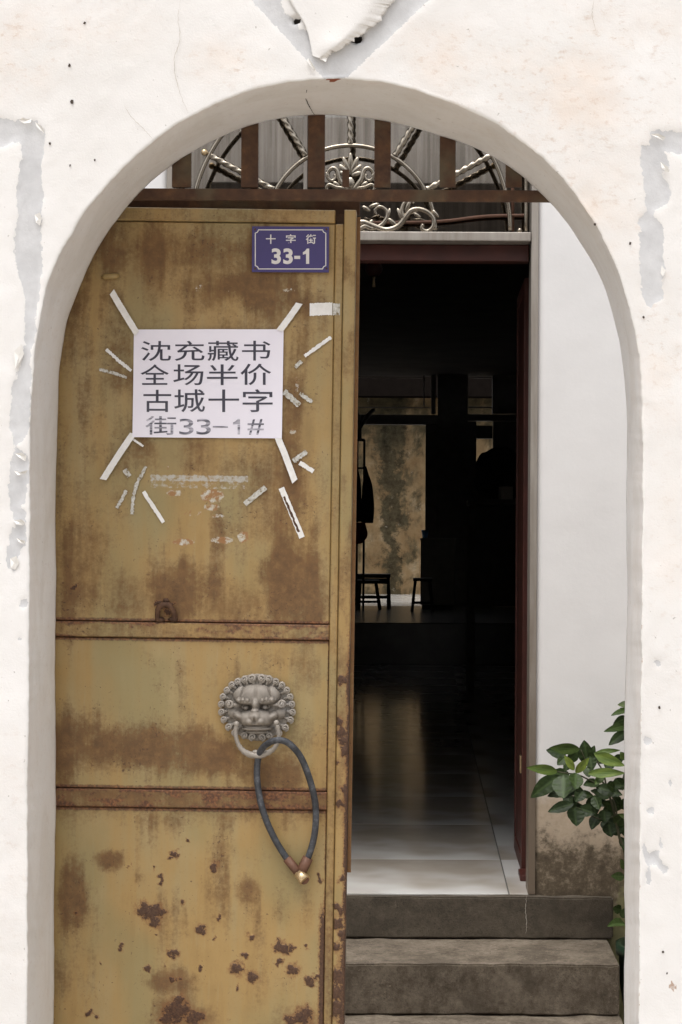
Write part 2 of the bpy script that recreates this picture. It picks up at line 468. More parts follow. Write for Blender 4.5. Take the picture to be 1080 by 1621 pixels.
def mat_stone(name, dark, light, moss=0.3):
    m = M(name)
    n = m.math('ADD', m.math('MULTIPLY', m.noise(11, 9, 0.72), 0.6), m.math('MULTIPLY', m.noise(58, 8, 0.78), 0.4))
    c = m.ramp(n, [(0.38, dark), (0.62, light)])
    c = m.mix(m.ss(m.noise(90, 5, 0.75), 0.55, 0.72, 0, moss), c, tuple(x * 0.4 for x in dark[:3]) + (1,))
    c = m.mix(m.ss(m.noise(12, 7, 0.75, vec=m.mapping((1, 1, 1), (4, 2, 1))), 0.58, 0.74, 0, 0.35), c, tuple(min(1, x * 1.5) for x in light[:3]) + (1,))
    c = m.mix(m.ss(m.noise(5, 7, 0.7), 0.47, 0.62, 0, 0.55), c, tuple(x * 0.75 for x in dark[:3]) + (1,))
    c = m.mix(m.math('MULTIPLY', m.ss(m.noise(150, 5, 0.75), 0.54, 0.66, 0, 0.75), m.ss(m.noise(8, 5, 0.6), 0.40, 0.60)), c, tuple(x * 0.35 for x in dark[:3]) + (1,))
    c = m.mix(m.math('MULTIPLY', m.ss(m.noise(90, 6, 0.75, vec=m.mapping((1, 1, 1), (7, 3, 2))), 0.56, 0.70, 0, 0.8), m.ss(m.noise(7, 5, 0.6, vec=m.mapping((1, 1, 1), (2, 9, 4))), 0.48, 0.64)), c, tuple(min(1, x * 1.9) for x in light[:3]) + (1,))
    return m.done(c, 0.85, 0, m.bump(m.noise(150, 7, 0.75), 0.7, 0.004), 0.3)
def mat_tile():
    m = M('white_floor_tile')
    c = m.ramp(m.noise(3, 5), [(0.3, (0.64, 0.625, 0.60, 1)), (0.7, (0.70, 0.69, 0.67, 1))])
    d = m.math('MULTIPLY', m.ss(m.noise(1.7, 3, 0.5, vec=m.mapping((1, 1, 1), (0.7, 0.35, 0))), 0.34, 0.60), m.ss(m.noise(5, 3, 0.5), 0.2, 0.65, 0.75, 1.0))
    c = m.mix(m.math('MULTIPLY', d, 0.80), c, (0.33, 0.275, 0.21, 1))
    return m.done(c, 0.11, 0, None, 0.5)
def mat_leaf():
    m = M('glossy_leaf')
    tone = m.attr('tone'); vein = m.attr('vein')
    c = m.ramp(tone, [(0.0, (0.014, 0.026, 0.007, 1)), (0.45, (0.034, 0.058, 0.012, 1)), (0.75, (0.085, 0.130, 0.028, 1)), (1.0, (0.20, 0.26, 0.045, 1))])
    c = m.mix(m.math('MULTIPLY', vein, 0.22), c, (0.13, 0.20, 0.07, 1))
    m.b.inputs['Subsurface Weight'].default_value = 0.0
    return m.done(c, 0.46, 0, m.bump(vein, 0.25, 0.002), 0.22)
def mat_mould():
    m = M('mouldy_courtyard_render')
    n = m.noise(1.1, 8, 0.68, dist=0.5)
    c = m.ramp(m.noise(2.5, 7, 0.7), [(0.3, (0.17, 0.105, 0.050, 1)), (0.55, (0.25, 0.175, 0.095, 1)), (0.75, (0.38, 0.31, 0.21, 1))])
    c = m.mix(m.ss(m.math('ADD', m.math('MULTIPLY', n, 0.6), m.math('MULTIPLY', m.noise(1.0, 6, 0.6, vec=m.mapping((2.2, 2.2, 0.55), (1.3, 0, 0.2))), 0.5)), 0.515, 0.60, 0, 0.92), c,
              m.ramp(m.noise(5, 6, 0.7), [(0.35, (0.030, 0.026, 0.016, 1)), (0.7, (0.13, 0.105, 0.06, 1))]))
    xx = m.math('ADD', m.math('ADD', m.sep()[0], 0.50), m.math('MULTIPLY', m.math('SUBTRACT', m.noise(2.6, 7, 0.7), 0.5), 1.1))
    st_ = m.ss(m.math('ABSOLUTE', xx), 0.10, 0.24, 0.92, 0)
    c = m.mix(st_, c, m.ramp(m.noise(9, 6, 0.7), [(0.35, (0.016, 0.014, 0.009, 1)), (0.72, (0.10, 0.085, 0.05, 1))]))
    c = m.mix(m.ss(m.noise(7, 7, 0.75), 0.60, 0.72, 0, 0.6), c, (0.50, 0.46, 0.38, 1))
    return m.done(c, 0.95, 0, m.bump(m.noise(12, 6), 0.4, 0.02), 0.1)

MT = {}
MT['plaster'] = mat_plaster()
MT['facade'] = mat_facade()
MT['gate'] = mat_gate()
MT['iron'] = mat_iron()
MT['paper'] = mat_paper(); MT['ink'] = mat_ink(); MT['tape'] = mat_tape(); MT['oldtape'] = mat_old_tape()
MT['bronze'] = mat_bronze(); MT['hose'] = mat_hose(); MT['steel'] = mat_steel(); MT['frame'] = mat_frame()
MT['glass'] = mat_glass('window_glass', 3.4)
MT['slab'] = mat_stone('dark_concrete_slab', (0.066, 0.054, 0.040, 1), (0.135, 0.112, 0.084, 1), 0.3)
MT['step'] = mat_stone('stained_concrete', (0.075, 0.058, 0.040, 1), (0.235, 0.195, 0.150, 1), 0.6)
MT['ground'] = mat_stone('street_concrete', (0.34, 0.305, 0.26, 1), (0.48, 0.44, 0.38, 1), 0.15)
MT['tile'] = mat_tile(); MT['leaf'] = mat_leaf(); MT['mould'] = mat_mould()
MT['plate'] = simple('blue_enamel', (0.042, 0.028, 0.135, 1), 0.38, 0, 0.10, 12)
MT['white_print'] = simple('white_enamel', (0.66, 0.63, 0.62, 1), 0.5, 0, 0.06, 40)
MT['brass'] = simple('worn_brass', (0.62, 0.47, 0.28, 1), 0.32, 0.8, 0.2, 60)
MT['sleeve'] = simple('brown_copper_sleeve', (0.135, 0.062, 0.036, 1), 0.6, 0.1, 0.3, 60, 0.2)
MT['redwood'] = simple('red_brown_door_wood', (0.070, 0.017, 0.011, 1), 0.5, 0, 0.3, 14)
MT['darkwood'] = simple('dark_timber', (0.095, 0.082, 0.072, 1), 0.7, 0, 0.3, 9, 0.2)
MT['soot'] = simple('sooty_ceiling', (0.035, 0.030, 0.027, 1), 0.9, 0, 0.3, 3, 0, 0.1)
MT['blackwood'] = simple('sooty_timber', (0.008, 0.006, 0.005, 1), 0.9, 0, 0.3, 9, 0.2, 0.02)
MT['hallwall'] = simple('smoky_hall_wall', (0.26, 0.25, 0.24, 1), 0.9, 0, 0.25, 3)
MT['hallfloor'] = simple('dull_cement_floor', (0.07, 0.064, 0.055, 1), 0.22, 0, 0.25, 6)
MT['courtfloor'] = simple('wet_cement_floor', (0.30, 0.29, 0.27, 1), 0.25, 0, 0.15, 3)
MT['grout'] = simple('dark_grout', (0.10, 0.095, 0.085, 1), 0.9, 0, 0.2, 30)
MT['pot'] = simple('green_glazed_pot', (0.012, 0.030, 0.016, 1), 0.35, 0, 0.3, 12)
MT['soil'] = simple('dark_soil', (0.035, 0.025, 0.018, 1), 0.95, 0, 0.4, 60, 0.6)
MT['stem'] = simple('green_brown_stem', (0.050, 0.048, 0.022, 1), 0.7, 0, 0.3, 60)
MT['redcloth'] = simple('red_cloth', (0.30, 0.018, 0.014, 1), 0.9, 0, 0.2, 30)
MT['navycloth'] = simple('dark_cloth', (0.022, 0.021, 0.024, 1), 0.9, 0, 0.3, 20)
MT['paleboard'] = simple('pale_board', (0.50, 0.48, 0.43, 1), 0.6, 0, 0.1, 8)
MT['bluecup'] = simple('blue_plastic', (0.08, 0.30, 0.55, 1), 0.4, 0, 0.05, 8)
MT['sidewall'] = mat_soffit_like('grey_yard_plaster', (0.52, 0.50, 0.48, 1), (0.66, 0.65, 0.63, 1))
MT['underpaint'] = simple('flap_paint', (0.72, 0.70, 0.67, 1), 0.9, 0, 0.06, 25, 0.2)
MT['crack'] = simple('hairline_crack', (0.50, 0.45, 0.40, 1), 0.95, 0, 0.2, 60)
MT['spot'] = simple('black_nail_hole', (0.06, 0.045, 0.035, 1), 0.95, 0, 0.2, 60)

# ================================================================== SETTING
ZW, ZB = 3.20, 3.44          # street face and back face of the gate wall
ZD = 3.452                   # front of the iron gate leaf
ZI = 5.64                    # face of the house
H0 = E - 1.118               # hall floor
H1 = H0 - 0.137; H2 = H1 - 0.157

bm = bmesh.new()
bm_box(bm, -90, 90, -60, 110, -0.3, 0.0)
g = from_bm('ground', bm, MT['ground']); tag(g, kind='structure')

# ------------------------------------------------------------------ gate wall
front_px = [(40, 2065), (41, 1800), (42.5, 1621), (43, 1400), (45, 1100), (46, 994), (46.8, 822), (47, 723), (49, 662), (51, 600), (55, 545), (62.5, 499), (74, 449), (88, 412),
            (111, 370), (142, 324), (178, 281), (214, 247), (256, 212), (300, 184), (340, 163), (380, 147), (420, 134.5), (465, 126.5), (512, 123), (546, 123), (593, 127), (638, 136),
            (676, 148), (730, 167), (780, 192), (818, 215), (858, 247), (899, 290), (926, 327), (952, 367), (972, 408), (988, 452), (999, 491), (1009, 536), (1015, 583), (1017.5, 640),
            (1018, 760), (1017, 900), (1015.4, 1100), (1013, 1400), (1012, 1621), (1011, 1800), (1010, 2065)]
back_px = [(83, 2065), (84, 1800), (86, 1621), (86.5, 1400), (87.5, 1100), (88, 994), (89, 822), (90.5, 723), (91.2, 662), (92.5, 600), (98, 545), (107, 505), (121, 464), (136, 430),
           (157, 388), (186, 344), (216, 310), (244, 283), (280, 254), (318, 231), (353, 214), (386, 201), (424, 190), (466, 184), (508, 181), (540, 182), (587, 187), (625, 194),
           (664, 203), (712, 218), (764, 238), (803, 260), (840, 288), (876, 325), (901, 353), (924, 388), (943, 420), (960, 456), (971, 492), (981, 536), (988, 580), (992, 640),
           (993, 760), (992, 900), (990, 1100), (989, 1400), (988.8, 1621), (988, 1800), (987, 2065)]
def resample(pts, n, src=None):
    c = [Vector((p[0], p[1], 0)) for p in pts]
    d = catmull(c, (len(pts) - 1) * 24)
    return d
# shared parameter: length along the front outline
fd = resample(front_px, 0); bd = resample(back_px, 0)
L = [0.0]
for i in range(1, len(fd)): L.append(L[-1] + (fd[i] - fd[i - 1]).length)
L = np.array(L); NT = 860
ts = np.linspace(0, L[-1], NT)
fx = np.interp(ts, L, [p.x for p in fd]); fy = np.interp(ts, L, [p.y for p in fd])
bx = np.interp(ts, L, [p.x for p in bd]); by = np.interp(ts, L, [p.y for p in bd])
def smooth(a, k=9):
    p = np.concatenate([np.full(k, a[0]) , a, np.full(k, a[-1])])
    p[:k] = a[0] - (a[1:k + 1][::-1] - a[0]); p[-k:] = a[-1] + (a[-1] - a[-k - 1:-1][::-1])
    ker = np.hanning(2 * k + 1); ker /= ker.sum()
    return np.convolve(p, ker, 'same')[k:-k]
for _ in range(2):
    fx, fy, bx, by = (smooth(a, 14) for a in (fx, fy, bx, by))
# hand-trowelled unevenness of the edge
wob = (fbm(ts / 46, ts * 0, 3, 4) - 0.5) * 3.4 + (fbm(ts / 7, ts * 0, 4, 2) - 0.5) * 1.6
tx = np.gradient(fx); ty = np.gradient(fy); tl = np.hypot(tx, ty); nx_, ny_ = ty / tl, -tx / tl
fx += nx_ * wob; fy += ny_ * wob
wob2 = (fbm(ts / 80, ts * 0, 9, 3) - 0.5) * 4.0
bx += nx_ * wob2; by += ny_ * wob2
def unproj(px, py, Y):
    dx, dy = px - VX, py - VY
    a = dx * CR + dy * SR; b = -dx * SR + dy * CR
    return a * Y / F, E - b * Y / F
FX, FZ = unproj(fx, fy, ZW); BX, BZ = unproj(bx, by, ZB)
cz = unproj(530.0, 600.0, ZW)[1]; cx = (FX.min() + FX.max()) / 2
dxr = FX - cx; dzr = np.maximum(FZ - cz, 0.0)
below = FZ <= cz
dl = np.hypot(dxr, dzr); DX = np.where(below, np.sign(dxr), dxr / dl); DZ = np.where(below, 0.0, dzr / dl)
XL, XR, ZT = -2.6, 2.6, 3.55
with np.errstate(divide='ignore', invalid='ignore'):
    tX = np.where(DX > 0, (XR - FX) / np.where(DX == 0, 1e-9, DX), (XL - FX) / np.where(DX == 0, -1e-9, DX))
    tZ = np.where(DZ > 1e-6, (ZT - FZ) / np.where(DZ > 1e-6, DZ, 1), 1e9)
tt = np.minimum(tX, tZ)
OX, OZ = FX + DX * tt, FZ + DZ * tt
for cX in (XL, XR):
    k = np.argmin(np.hypot(OX - cX, OZ - ZT)); OX[k], OZ[k] = cX, ZT
OZ[0] = OZ[-1] = FZ[0]
rows = []   # (X, Y, Z, kind)
ny = np.full(NT, 1.0)
# back face, outside in
for s in (1.0, 0.55, 0.2, 0.05):
    rows.append((BX + (OX - BX) * s, ny * ZB, BZ + (OZ - BZ) * s, 0))
# reveal
RV = [0.0, 0.04, 0.12, 0.22, 0.34, 0.46, 0.58, 0.70, 0.80, 0.88, 0.94, 0.985]
for s in RV:
    rows.append((BX + (FX - BX) * s, ny * (ZB + (ZW - ZB) * s), BZ + (FZ - BZ) * s, 1))
# rounded arris then the street face
for d, yy in ((0.0002, 0.0014), (0.0010, 0.0003)):
    rows.append((FX + DX * d, ny * (ZW + yy), FZ + DZ * d, 2))
dd = list(np.arange(0.005, 0.46, 0.0042))
for d in dd:
    rows.append((FX + DX * d, ny * ZW, FZ + DZ * d, 3))
fxe, fze = FX + DX * dd[-1], FZ + DZ * dd[-1]
for s in (0.06, 0.14, 0.25, 0.4, 0.6, 0.8, 1.0):
    rows.append((fxe + (OX - fxe) * s, ny * ZW, fze + (OZ - fze) * s, 3))
VXs = np.concatenate([r[0] for r in rows]); VYs = np.concatenate([r[1] for r in rows]); VZs = np.concatenate([r[2] for r in rows])
KND = np.concatenate([np.full(NT, r[3]) for r in rows])
TS = np.tile(ts, len(rows))
def to_px(x, y, z):
    a = x * F / y; b = (E - z) * F / y
    return VX + a * CR - b * SR, VY + a * SR + b * CR
PXs, PYs = to_px(VXs, VYs, VZs)
frontm = (KND >= 2)
jag = (fbm(PXs / 14, PYs / 14, 21, 4) - 0.5)
V_poly = [(393, -60), (440, -60), (443, -5), (450, 20), (468, 30), (474, 47), (492, 46), (502, 62), (495, 80), (506, 93), (540, 78), (580, 50), (612, 20), (650, -60), (742, -60), (684, -4), (548, 124), (513, 124), (398, 0)]
B_poly = [(-80, 186), (30, 189), (52, 189), (70, 204), (70, 216), (66, 280), (66, 330), (67, 420), (62, 468), (57, 520), (49, 560), (49, 640), (44, 690), (30, 705), (42, 722), (46, 748), (40, 790), (34, 800), (41, 825),
          (42, 850), (30, 880), (26, 903), (12, 903), (11, 880), (15, 850), (24, 832), (16, 800), (15, 745), (22, 715), (19, 705), (16, 650), (18, 610), (36, 570), (42, 500), (37, 455), (28, 430), (21, 405), (28, 345),
          (24, 310), (30, 270), (36, 245), (33, 227), (20, 224), (5, 233), (-80, 240)]
C_poly = [(780 + x / 3.6, 180 + y / 3.6) for x, y in [(900,100),(1400,90),(1400,240),(1085,230),(985,215),(1010,290),(1000,320),(960,320),(990,380),(1015,440),(1015,500),(940,550),(915,570),(960,620),(980,700),(975,800),(985,880),
          (965,940),(970,1050),(900,1105),(860,1070),(840,930),(838,600),(880,550),(865,450),(850,300),(840,180),(870,165),(900,190)]]
D_poly = [(820 + x / 3.111, 1100 + y / 3.111) for x, y in [(615,730),(628,720),(640,780),(690,760),(700,690),(716,740),(690,790),(742,868),(722,882),(680,850),(657,850),(652,920),(640,935),(635,850),(612,810)]]
sd = np.full(PXs.shape, -1e9); sdV = poly_sd(PXs, PYs, V_poly)
for q in (B_poly, C_poly, D_poly):
    sd = np.maximum(sd, poly_sd(PXs, PYs, q) + jag * 9)
for (x_, y_, r_) in [(38, 955, 6), (1026, 1172, 6), (1031, 1283, 5), (1062, 1240, 5), (1040, 1050, 4), (1070, 560, 4), (33, 1010, 3)]:
    sd = np.maximum(sd, r_ - np.hypot(PXs - x_, PYs - y_) + jag * 8)
sd = np.maximum(sd, sdV + jag * 2.5)
sd = sd + (fbm(PXs / 6, PYs / 6, 23, 2) - 0.5) * np.where(sdV > -6, 1.5, 7)
peel = np.where(frontm, sstep(-7.0, 7.0, sd) * np.where(sd > -10, 1, 0), 0)
def ell(x_, y_, rx, ry): return np.clip(1 - np.hypot((PXs - x_) / rx, (PYs - y_) / ry), 0, 1)
stain = np.zeros(PXs.shape)
for a in [(880, 150, 260, 150, 1.0), (700, 90, 150, 80, .8), (360, 95, 90, 60, .9), (20, 80, 110, 100, 1.0), (960, 60, 180, 90, .9), (930, 330, 120, 140, .8), (1050, 560, 70, 160, .7), (1060, 900, 60, 300, .35), (150, 40, 130, 70, .5), (20, 1350, 60, 300, .25)]:
    stain = np.maximum(stain, ell(*a[:4]) * 1.3 * a[4])
stain = np.where(frontm, np.clip(stain, 0, 1), 0.25)
hole = np.zeros(PXs.shape)
hole = np.maximum(hole, np.where(frontm, sstep(-2, 3, 8.5 - np.hypot((PXs - 564) / 1.05, (PYs - 60) / 0.85)), 0))
hole = np.maximum(hole, np.where(frontm, sstep(-2, 3, 5 - np.hypot(PXs - 470, (PYs - 31) / 1.2)), 0))
wear = np.zeros(PXs.shape)
edge = (KND == 2) | ((KND == 3) & (np.abs(PXs - np.interp(PYs, fy[NT // 2:], fx[NT // 2:])) < 3))
wear = np.where(edge & (PXs > 900) & (PYs > 930), 0.52 + 0.3 * (fbm(PYs / 25, PYs * 0, 5, 3) - 0.5), 0)
wear = np.where(frontm & (np.hypot(PXs - 1065, PYs - 1562) < 8), 0.75, wear)
wear = np.where(edge & (wear == 0), 0.27 + 0.16 * (fbm(TS / 30, TS * 0, 6, 3) - 0.5), wear)
brick = np.where((KND == 1) & (VYs < ZW + 0.045), sstep(0, 6, 17 - np.abs(PXs - 528) * 1.0 - np.abs(VYs - ZW) * 560 ), 0)
# relief of the street face
und = (fbm(VXs * 5, VZs * 5, 31, 4) - 0.5) * 0.006 + (fbm(VXs * 30, VZs * 30, 32, 3) - 0.5) * 0.0016
disp = und + peel * 0.0022 - np.where(frontm, np.exp(-(sd / 3.0) ** 2) * 0.0004, 0) + hole * 0.020
fade = np.where(KND == 3, 1.0, 0.0)
VYs = VYs + disp * fade
rel = (fbm(VYs * 9, TS / 130, 41, 4) - 0.5) * 0.006
rm = (KND == 1)
VXs = VXs + np.where(rm, np.tile(nx_, len(rows)) * rel * np.minimum(1, (VYs - ZW) / 0.03), 0)
nr = len(rows)
faces = []
for j in range(nr - 1):
    o = j * NT
    faces.extend([(o + i, o + i + 1, o + NT + i + 1, o + NT + i) for i in range(NT - 1)])
o = (nr - 1) * NT
faces.extend([(o + i, o + i + 1, i + 1, i) for i in range(NT - 1)])
wall = pydata('gate_wall', np.stack([VXs, VYs, VZs], 1), faces, MT['plaster'], None, True,
              {'peel': peel, 'stain': stain, 'hole': hole, 'wear': wear, 'brick': brick, 'reveal': (KND == 1) * 1.0})
tag(wall, 'thick white limewashed wall with a round arched gateway and peeling grey patches', 'wall')
box('reflection_board', -1.0, 0.75, ZB + 0.004, ZB + 0.05, 2.72, 3.24, MT['darkwood'], wall, 0.004)  # unseen dark board, added to darken the reflection in the fanlight glass
# the loosened sheet of paint curling away at the V
fl = [(507, 92), (525, 84), (548, 71), (572, 55), (596, 36), (612, 20), (628, 0), (646, -30)]
inner = [(495, 88), (492, 72), (488, 54), (480, 34), (464, 10), (452, -14), (444, -44), (438, -80)]
vs, fs = [], []
NF, NS = 110, 26
fo = catmull([Vector((a, b, 0)) for a, b in fl], NF); fi = catmull([Vector((a, b, 0)) for a, b in inner], NF)
for th in (0, 1):
    for i in range(NF + 1):
        w = (fbm(np.array([i / 3.0]), np.array([0.0]), 77, 4)[0] - 0.5) * 15
        for k in range(NS + 1):
            t = k / NS
            p = fi[i].lerp(fo[i], t)
            p = p + Vector((0.55, 0.83, 0)) * (w * t ** 9)
            lift = float(0.0026 + 0.0105 * (sstep(0.05, 0.80, np.array(t)) - 0.75 * sstep(0.80, 1.01, np.array(t))) * (0.12 + 0.88 * sstep(0, 0.30, np.array(i / NF))))
            q = P(p.x, p.y, ZW - lift - 0.001 - (0.0014 if th == 0 else 0))
            vs.append(q)
W_ = NS + 1
for i in range(NF):
    for k in range(NS):
        a = i * W_ + k
        fs.append((a, a + 1, a + W_ + 1, a + W_))
        b = a + (NF + 1) * W_
        fs.append((b, b + W_, b + W_ + 1, b + 1))
for i in range(NF):
    a = i * W_ + NS; b = a + (NF + 1) * W_
    fs.append((a, b, b + W_, a + W_))
    a = i * W_; b = a + (NF + 1) * W_
    fs.append((a, a + W_, b + W_, b))
o = pydata('paint_flap', vs, fs, MT['plaster'], wall, True)
o['label'] = 'loose sheet of white paint curling off above the arch'
def flake(pts, lift=0.008):
    c = Vector((sum(p[0] for p in pts) / len(pts), sum(p[1] for p in pts) / len(pts), 0))
    vs = [P(c.x, c.y, ZW - lift * 0.5)]; n = len(pts)
    for i, p in enumerate(pts): vs.append(P(p[0], p[1], ZW - 0.001 - lift * (0.2 + 0.8 * ((i * 37) % 10) / 10)))
    vs += [Vector((v.x, v.y + 0.0012, v.z)) for v in vs]
    fs = []
    m_ = n + 1
    for i in range(n):
        a, b = 1 + i, 1 + (i + 1) % n
        fs += [(0, a, b), (m_, m_ + b, m_ + a), (a, m_ + a, m_ + b, b)]
    return pydata('paint_flake', vs, fs, MT['underpaint'], wall)
for q in ([(506, 94), (514, 82), (522, 86), (518, 92), (516, 98), (511, 95)], [(488, 92), (492, 96), (500, 110), (498, 112), (490, 102), (486, 95)],
          [(30, 190), (36, 186), (44, 189), (50, 188), (48, 194), (38, 195)], [(56, 193), (64, 198), (70, 205), (70, 211), (64, 206), (58, 200)], [(55, 340), (63, 336), (66, 346), (63, 357), (57, 352)],
          [(1030, 212), (1042, 211), (1054, 217), (1050, 222), (1040, 217)], [(1046, 256), (1058, 264), (1060, 272), (1054, 271), (1048, 266)], [(1048, 420), (1054, 428), (1050, 438), (1046, 432)],
          [(24, 718), (34, 716), (42, 722), (40, 730), (30, 724)], [(22, 745), (32, 748), (44, 744), (40, 750), (28, 752)], [(22, 824), (34, 822), (40, 827), (36, 832), (26, 830)], [(26, 852), (34, 855), (40, 856), (38, 862), (30, 858)],
          [(22, 556), (34, 545), (38, 560), (30, 576), (24, 585)], [(16, 884), (26, 880), (30, 892), (24, 902), (17, 899)]):
    flake(q)
def ribbon(name, pts, w, Y, mat, parent):
    pts = catmull([Vector((a, b, 0)) for a, b in pts], len(pts) * 8)
    vs, fs = [], []
    for i, p in enumerate(pts):
        t = (pts[min(i + 1, len(pts) - 1)] - pts[max(i - 1, 0)]).normalized(); n = Vector((-t.y, t.x, 0))
        j = Vector((random.uniform(-1, 1), random.uniform(-1, 1), 0)) * 0.7
        ww = w * random.uniform(0.4, 1.0) * (1 - abs(2 * i / (len(pts) - 1) - 1) ** 3 * 0.8)
        for s in (-1, 1):
            vs.append(P(p.x + j.x + n.x * s * ww / 2, p.y + j.y + n.y * s * ww / 2, Y))
    for i in range(len(pts) - 1): fs.append((2 * i, 2 * i + 1, 2 * i + 3, 2 * i + 2))
    return pydata(name, vs, fs, mat, parent)
for c in ([(286, 0), (282, 30), (285, 60), (276, 95), (280, 130), (290, 160), (298, 180)], [(196, 165), (208, 185), (228, 205), (242, 220)], [(940, 0), (938, 25), (944, 50)]):
    ribbon('crack', c, 1.0, ZW - 0.0042, MT['crack'], wall)
cr_ = catmull([Vector((a, b, y)) for a, b, y in ((486, 141, 3.262), (484, 152, 3.31), (488, 163, 3.352), (492, 171, 3.39), (498, 180, 3.432))], 30)
vs, fs = [], []
for i, q in enumerate(cr_):
    for sx in (-0.6, 0.6):
        vs.append(P(q.x + sx + random.uniform(-.5, .5), q.y + 1.2, q.z))
    if i: fs.append((2 * i - 2, 2 * i - 1, 2 * i + 1, 2 * i))
pydata('crack', vs, fs, MT['spot'], wall)
for (x_, y_, r_) in ((134, 36, 2.6), (110, 103, 3), (114, 161, 4), (79, 227, 2.4), (111, 262, 1.8), (150, 253, 1.5), (942, 355, 2.5), (998, 385, 2.6), (1019, 502, 2.2), (1044, 1120, 2.6), (1050, 1507, 2.4), (1056, 1541, 1.8)):
    bm = bmesh.new()
    bm_ball(bm, P(x_, y_, ZW - 0.0022), r_ * 0.7 * ZW / F, 8, (1, 0.15, 1.2))
    for v in bm.verts: v.co += Vector((random.uniform(-1, 1), 0, random.uniform(-1, 1))) * 0.0009
    from_bm('nail_hole', bm, MT['spot'], wall)

# ------------------------------------------------------------------ iron gate leaf
SAG = R(0.55)
U0, V0 = 300.0, 1000.0
SD = ZD / F
gate = empty('iron_gate', P(U0, V0, ZD), 'rusty ochre painted iron gate leaf standing shut in the left half of the archway', 'gate', rot=(0, SAG, 0))
TOT = ROLL + SAG
def LV(px, py):
    """photo position -> leaf coordinates"""
    dx, dy = px - U0, py - V0
    return U0 + dx * math.cos(TOT) + dy * math.sin(TOT), V0 - dx * math.sin(TOT) + dy * math.cos(TOT)
soft = [(370, 452, 120, 32, .75), (330, 470, 60, 25, .4), (440, 780, 75, 110, .7), (350, 730, 120, 60, .35), (130, 880, 60, 110, .55), (110, 960, 40, 60, .6), (285, 940, 80, 64, .95), (455, 915, 50, 90, 1.0), (380, 960, 60, 50, .7), (200, 950, 60, 50, .75), (500, 960, 30, 60, .7),
        (190, 790, 30, 60, .3), (140, 640, 25, 60, .35), (200, 600, 30, 30, .35), (470, 640, 30, 60, .45), (480, 1060, 50, 45, .6), (440, 1045, 40, 30, .5), (210, 1185, 170, 52, 1.15), (130, 1170, 70, 60, 1.0), (300, 1200, 120, 40, 1.0), (430, 1225, 110, 42, .75), (150, 1130, 60, 40, .3), (120, 1190, 60, 70, .4), (490, 1190, 40, 50, .5),
        (172, 1363, 30, 20, 1.0), (112, 1420, 26, 66, 1.05), (115, 1400, 30, 30, .4), (340, 1400, 28, 90, .75), (392, 1412, 26, 34, .9), (400, 1470, 34, 60, .5), (445, 1440, 26, 60, .5), (275, 1560, 60, 26, .7), (340, 1450, 46, 50, .4), (485, 1440, 14, 50, .6), (400, 1355, 50, 24, .4),
        (300, 1300, 230, 22, .45), (290, 1620, 80, 50, .9), (470, 1620, 60, 40, .8), (250, 1450, 46, 40, .35), (220, 1390, 20, 16, .5), (440, 1560, 70, 60, .35), (150, 380, 130, 60, .55), (300, 400, 230, 50, .62), (460, 470, 60, 30, .4), (110, 520, 30, 120, .35), (95, 760, 16, 160, .45), (130, 940, 50, 50, .7), (380, 840, 60, 60, .35), (330, 560, 260, 40, .2)]
pits = [(297, 1334, 4), (277, 1352, 7), (268, 1359, 4), (245, 1377, 4), (252, 1390, 5), (254, 1397, 4), (228, 1442, 14), (243, 1446, 14), (255, 1443, 9), (245, 1460, 9), (290, 1430, 6), (339, 1373, 8), (318, 1476, 9), (339, 1488, 5), (273, 1512, 10), (192, 1501, 5), (232, 1534, 6), (373, 1534, 13),
        (398, 1551, 11), (396, 1485, 7), (440, 1500, 10), (450, 1504, 10), (463, 1502, 5), (463, 1537, 12), (490, 1556, 11), (483, 1503, 6), (505, 1549, 6), (389, 1515, 6), (374, 1566, 4), (271, 1551, 7), (281, 1552, 4), (280, 1602, 22), (262, 1612, 12), (308, 1614, 14), (478, 1612, 18), (460, 1618, 12),
        (121, 1447, 5), (138, 1607, 5), (346, 1457, 5), (440, 1525, 5), (281, 1585, 8), (333, 1430, 3), (246, 1482, 3), (262, 1530, 3), (315, 1533, 4), (155, 1528, 3), (205, 1372, 3), (148, 1612, 4),
        (250, 955, 7), (268, 960, 8), (262, 972, 7), (118, 928, 4), (540, 1076, 7), (548, 1078, 6), (538, 1144, 6), (543, 1160, 8), (546, 1175, 8), (533, 1207, 4), (547, 1190, 7), (548, 1250, 6), (537, 1273, 5), (541, 1390, 6), (508, 1388, 5), (506, 1395, 4),
        (536, 1440, 7), (533, 1462, 9), (530, 1500, 8), (536, 1545, 12), (530, 1570, 12), (528, 1600, 13), (545, 1480, 8), (520, 1548, 6)]
chalks = [(275, 780, 16, 7, .85), (300, 790, 30, 7, .5), (335, 785, 24, 14, .85), (333, 803, 18, 7, .8), (305, 812, 26, 6, .6), (345, 817, 14, 5, .7), (290, 858, 22, 7, .9), (350, 855, 24, 8, .85), (385, 850, 12, 12, .85), (375, 835, 10, 8, .5),
          (315, 455, 10, 8, .6), (355, 458, 14, 8, .5), (458, 458, 15, 5, .75), (470, 605, 6, 22, .65), (463, 683, 8, 6, .7), (262, 740, 8, 5, .6)]
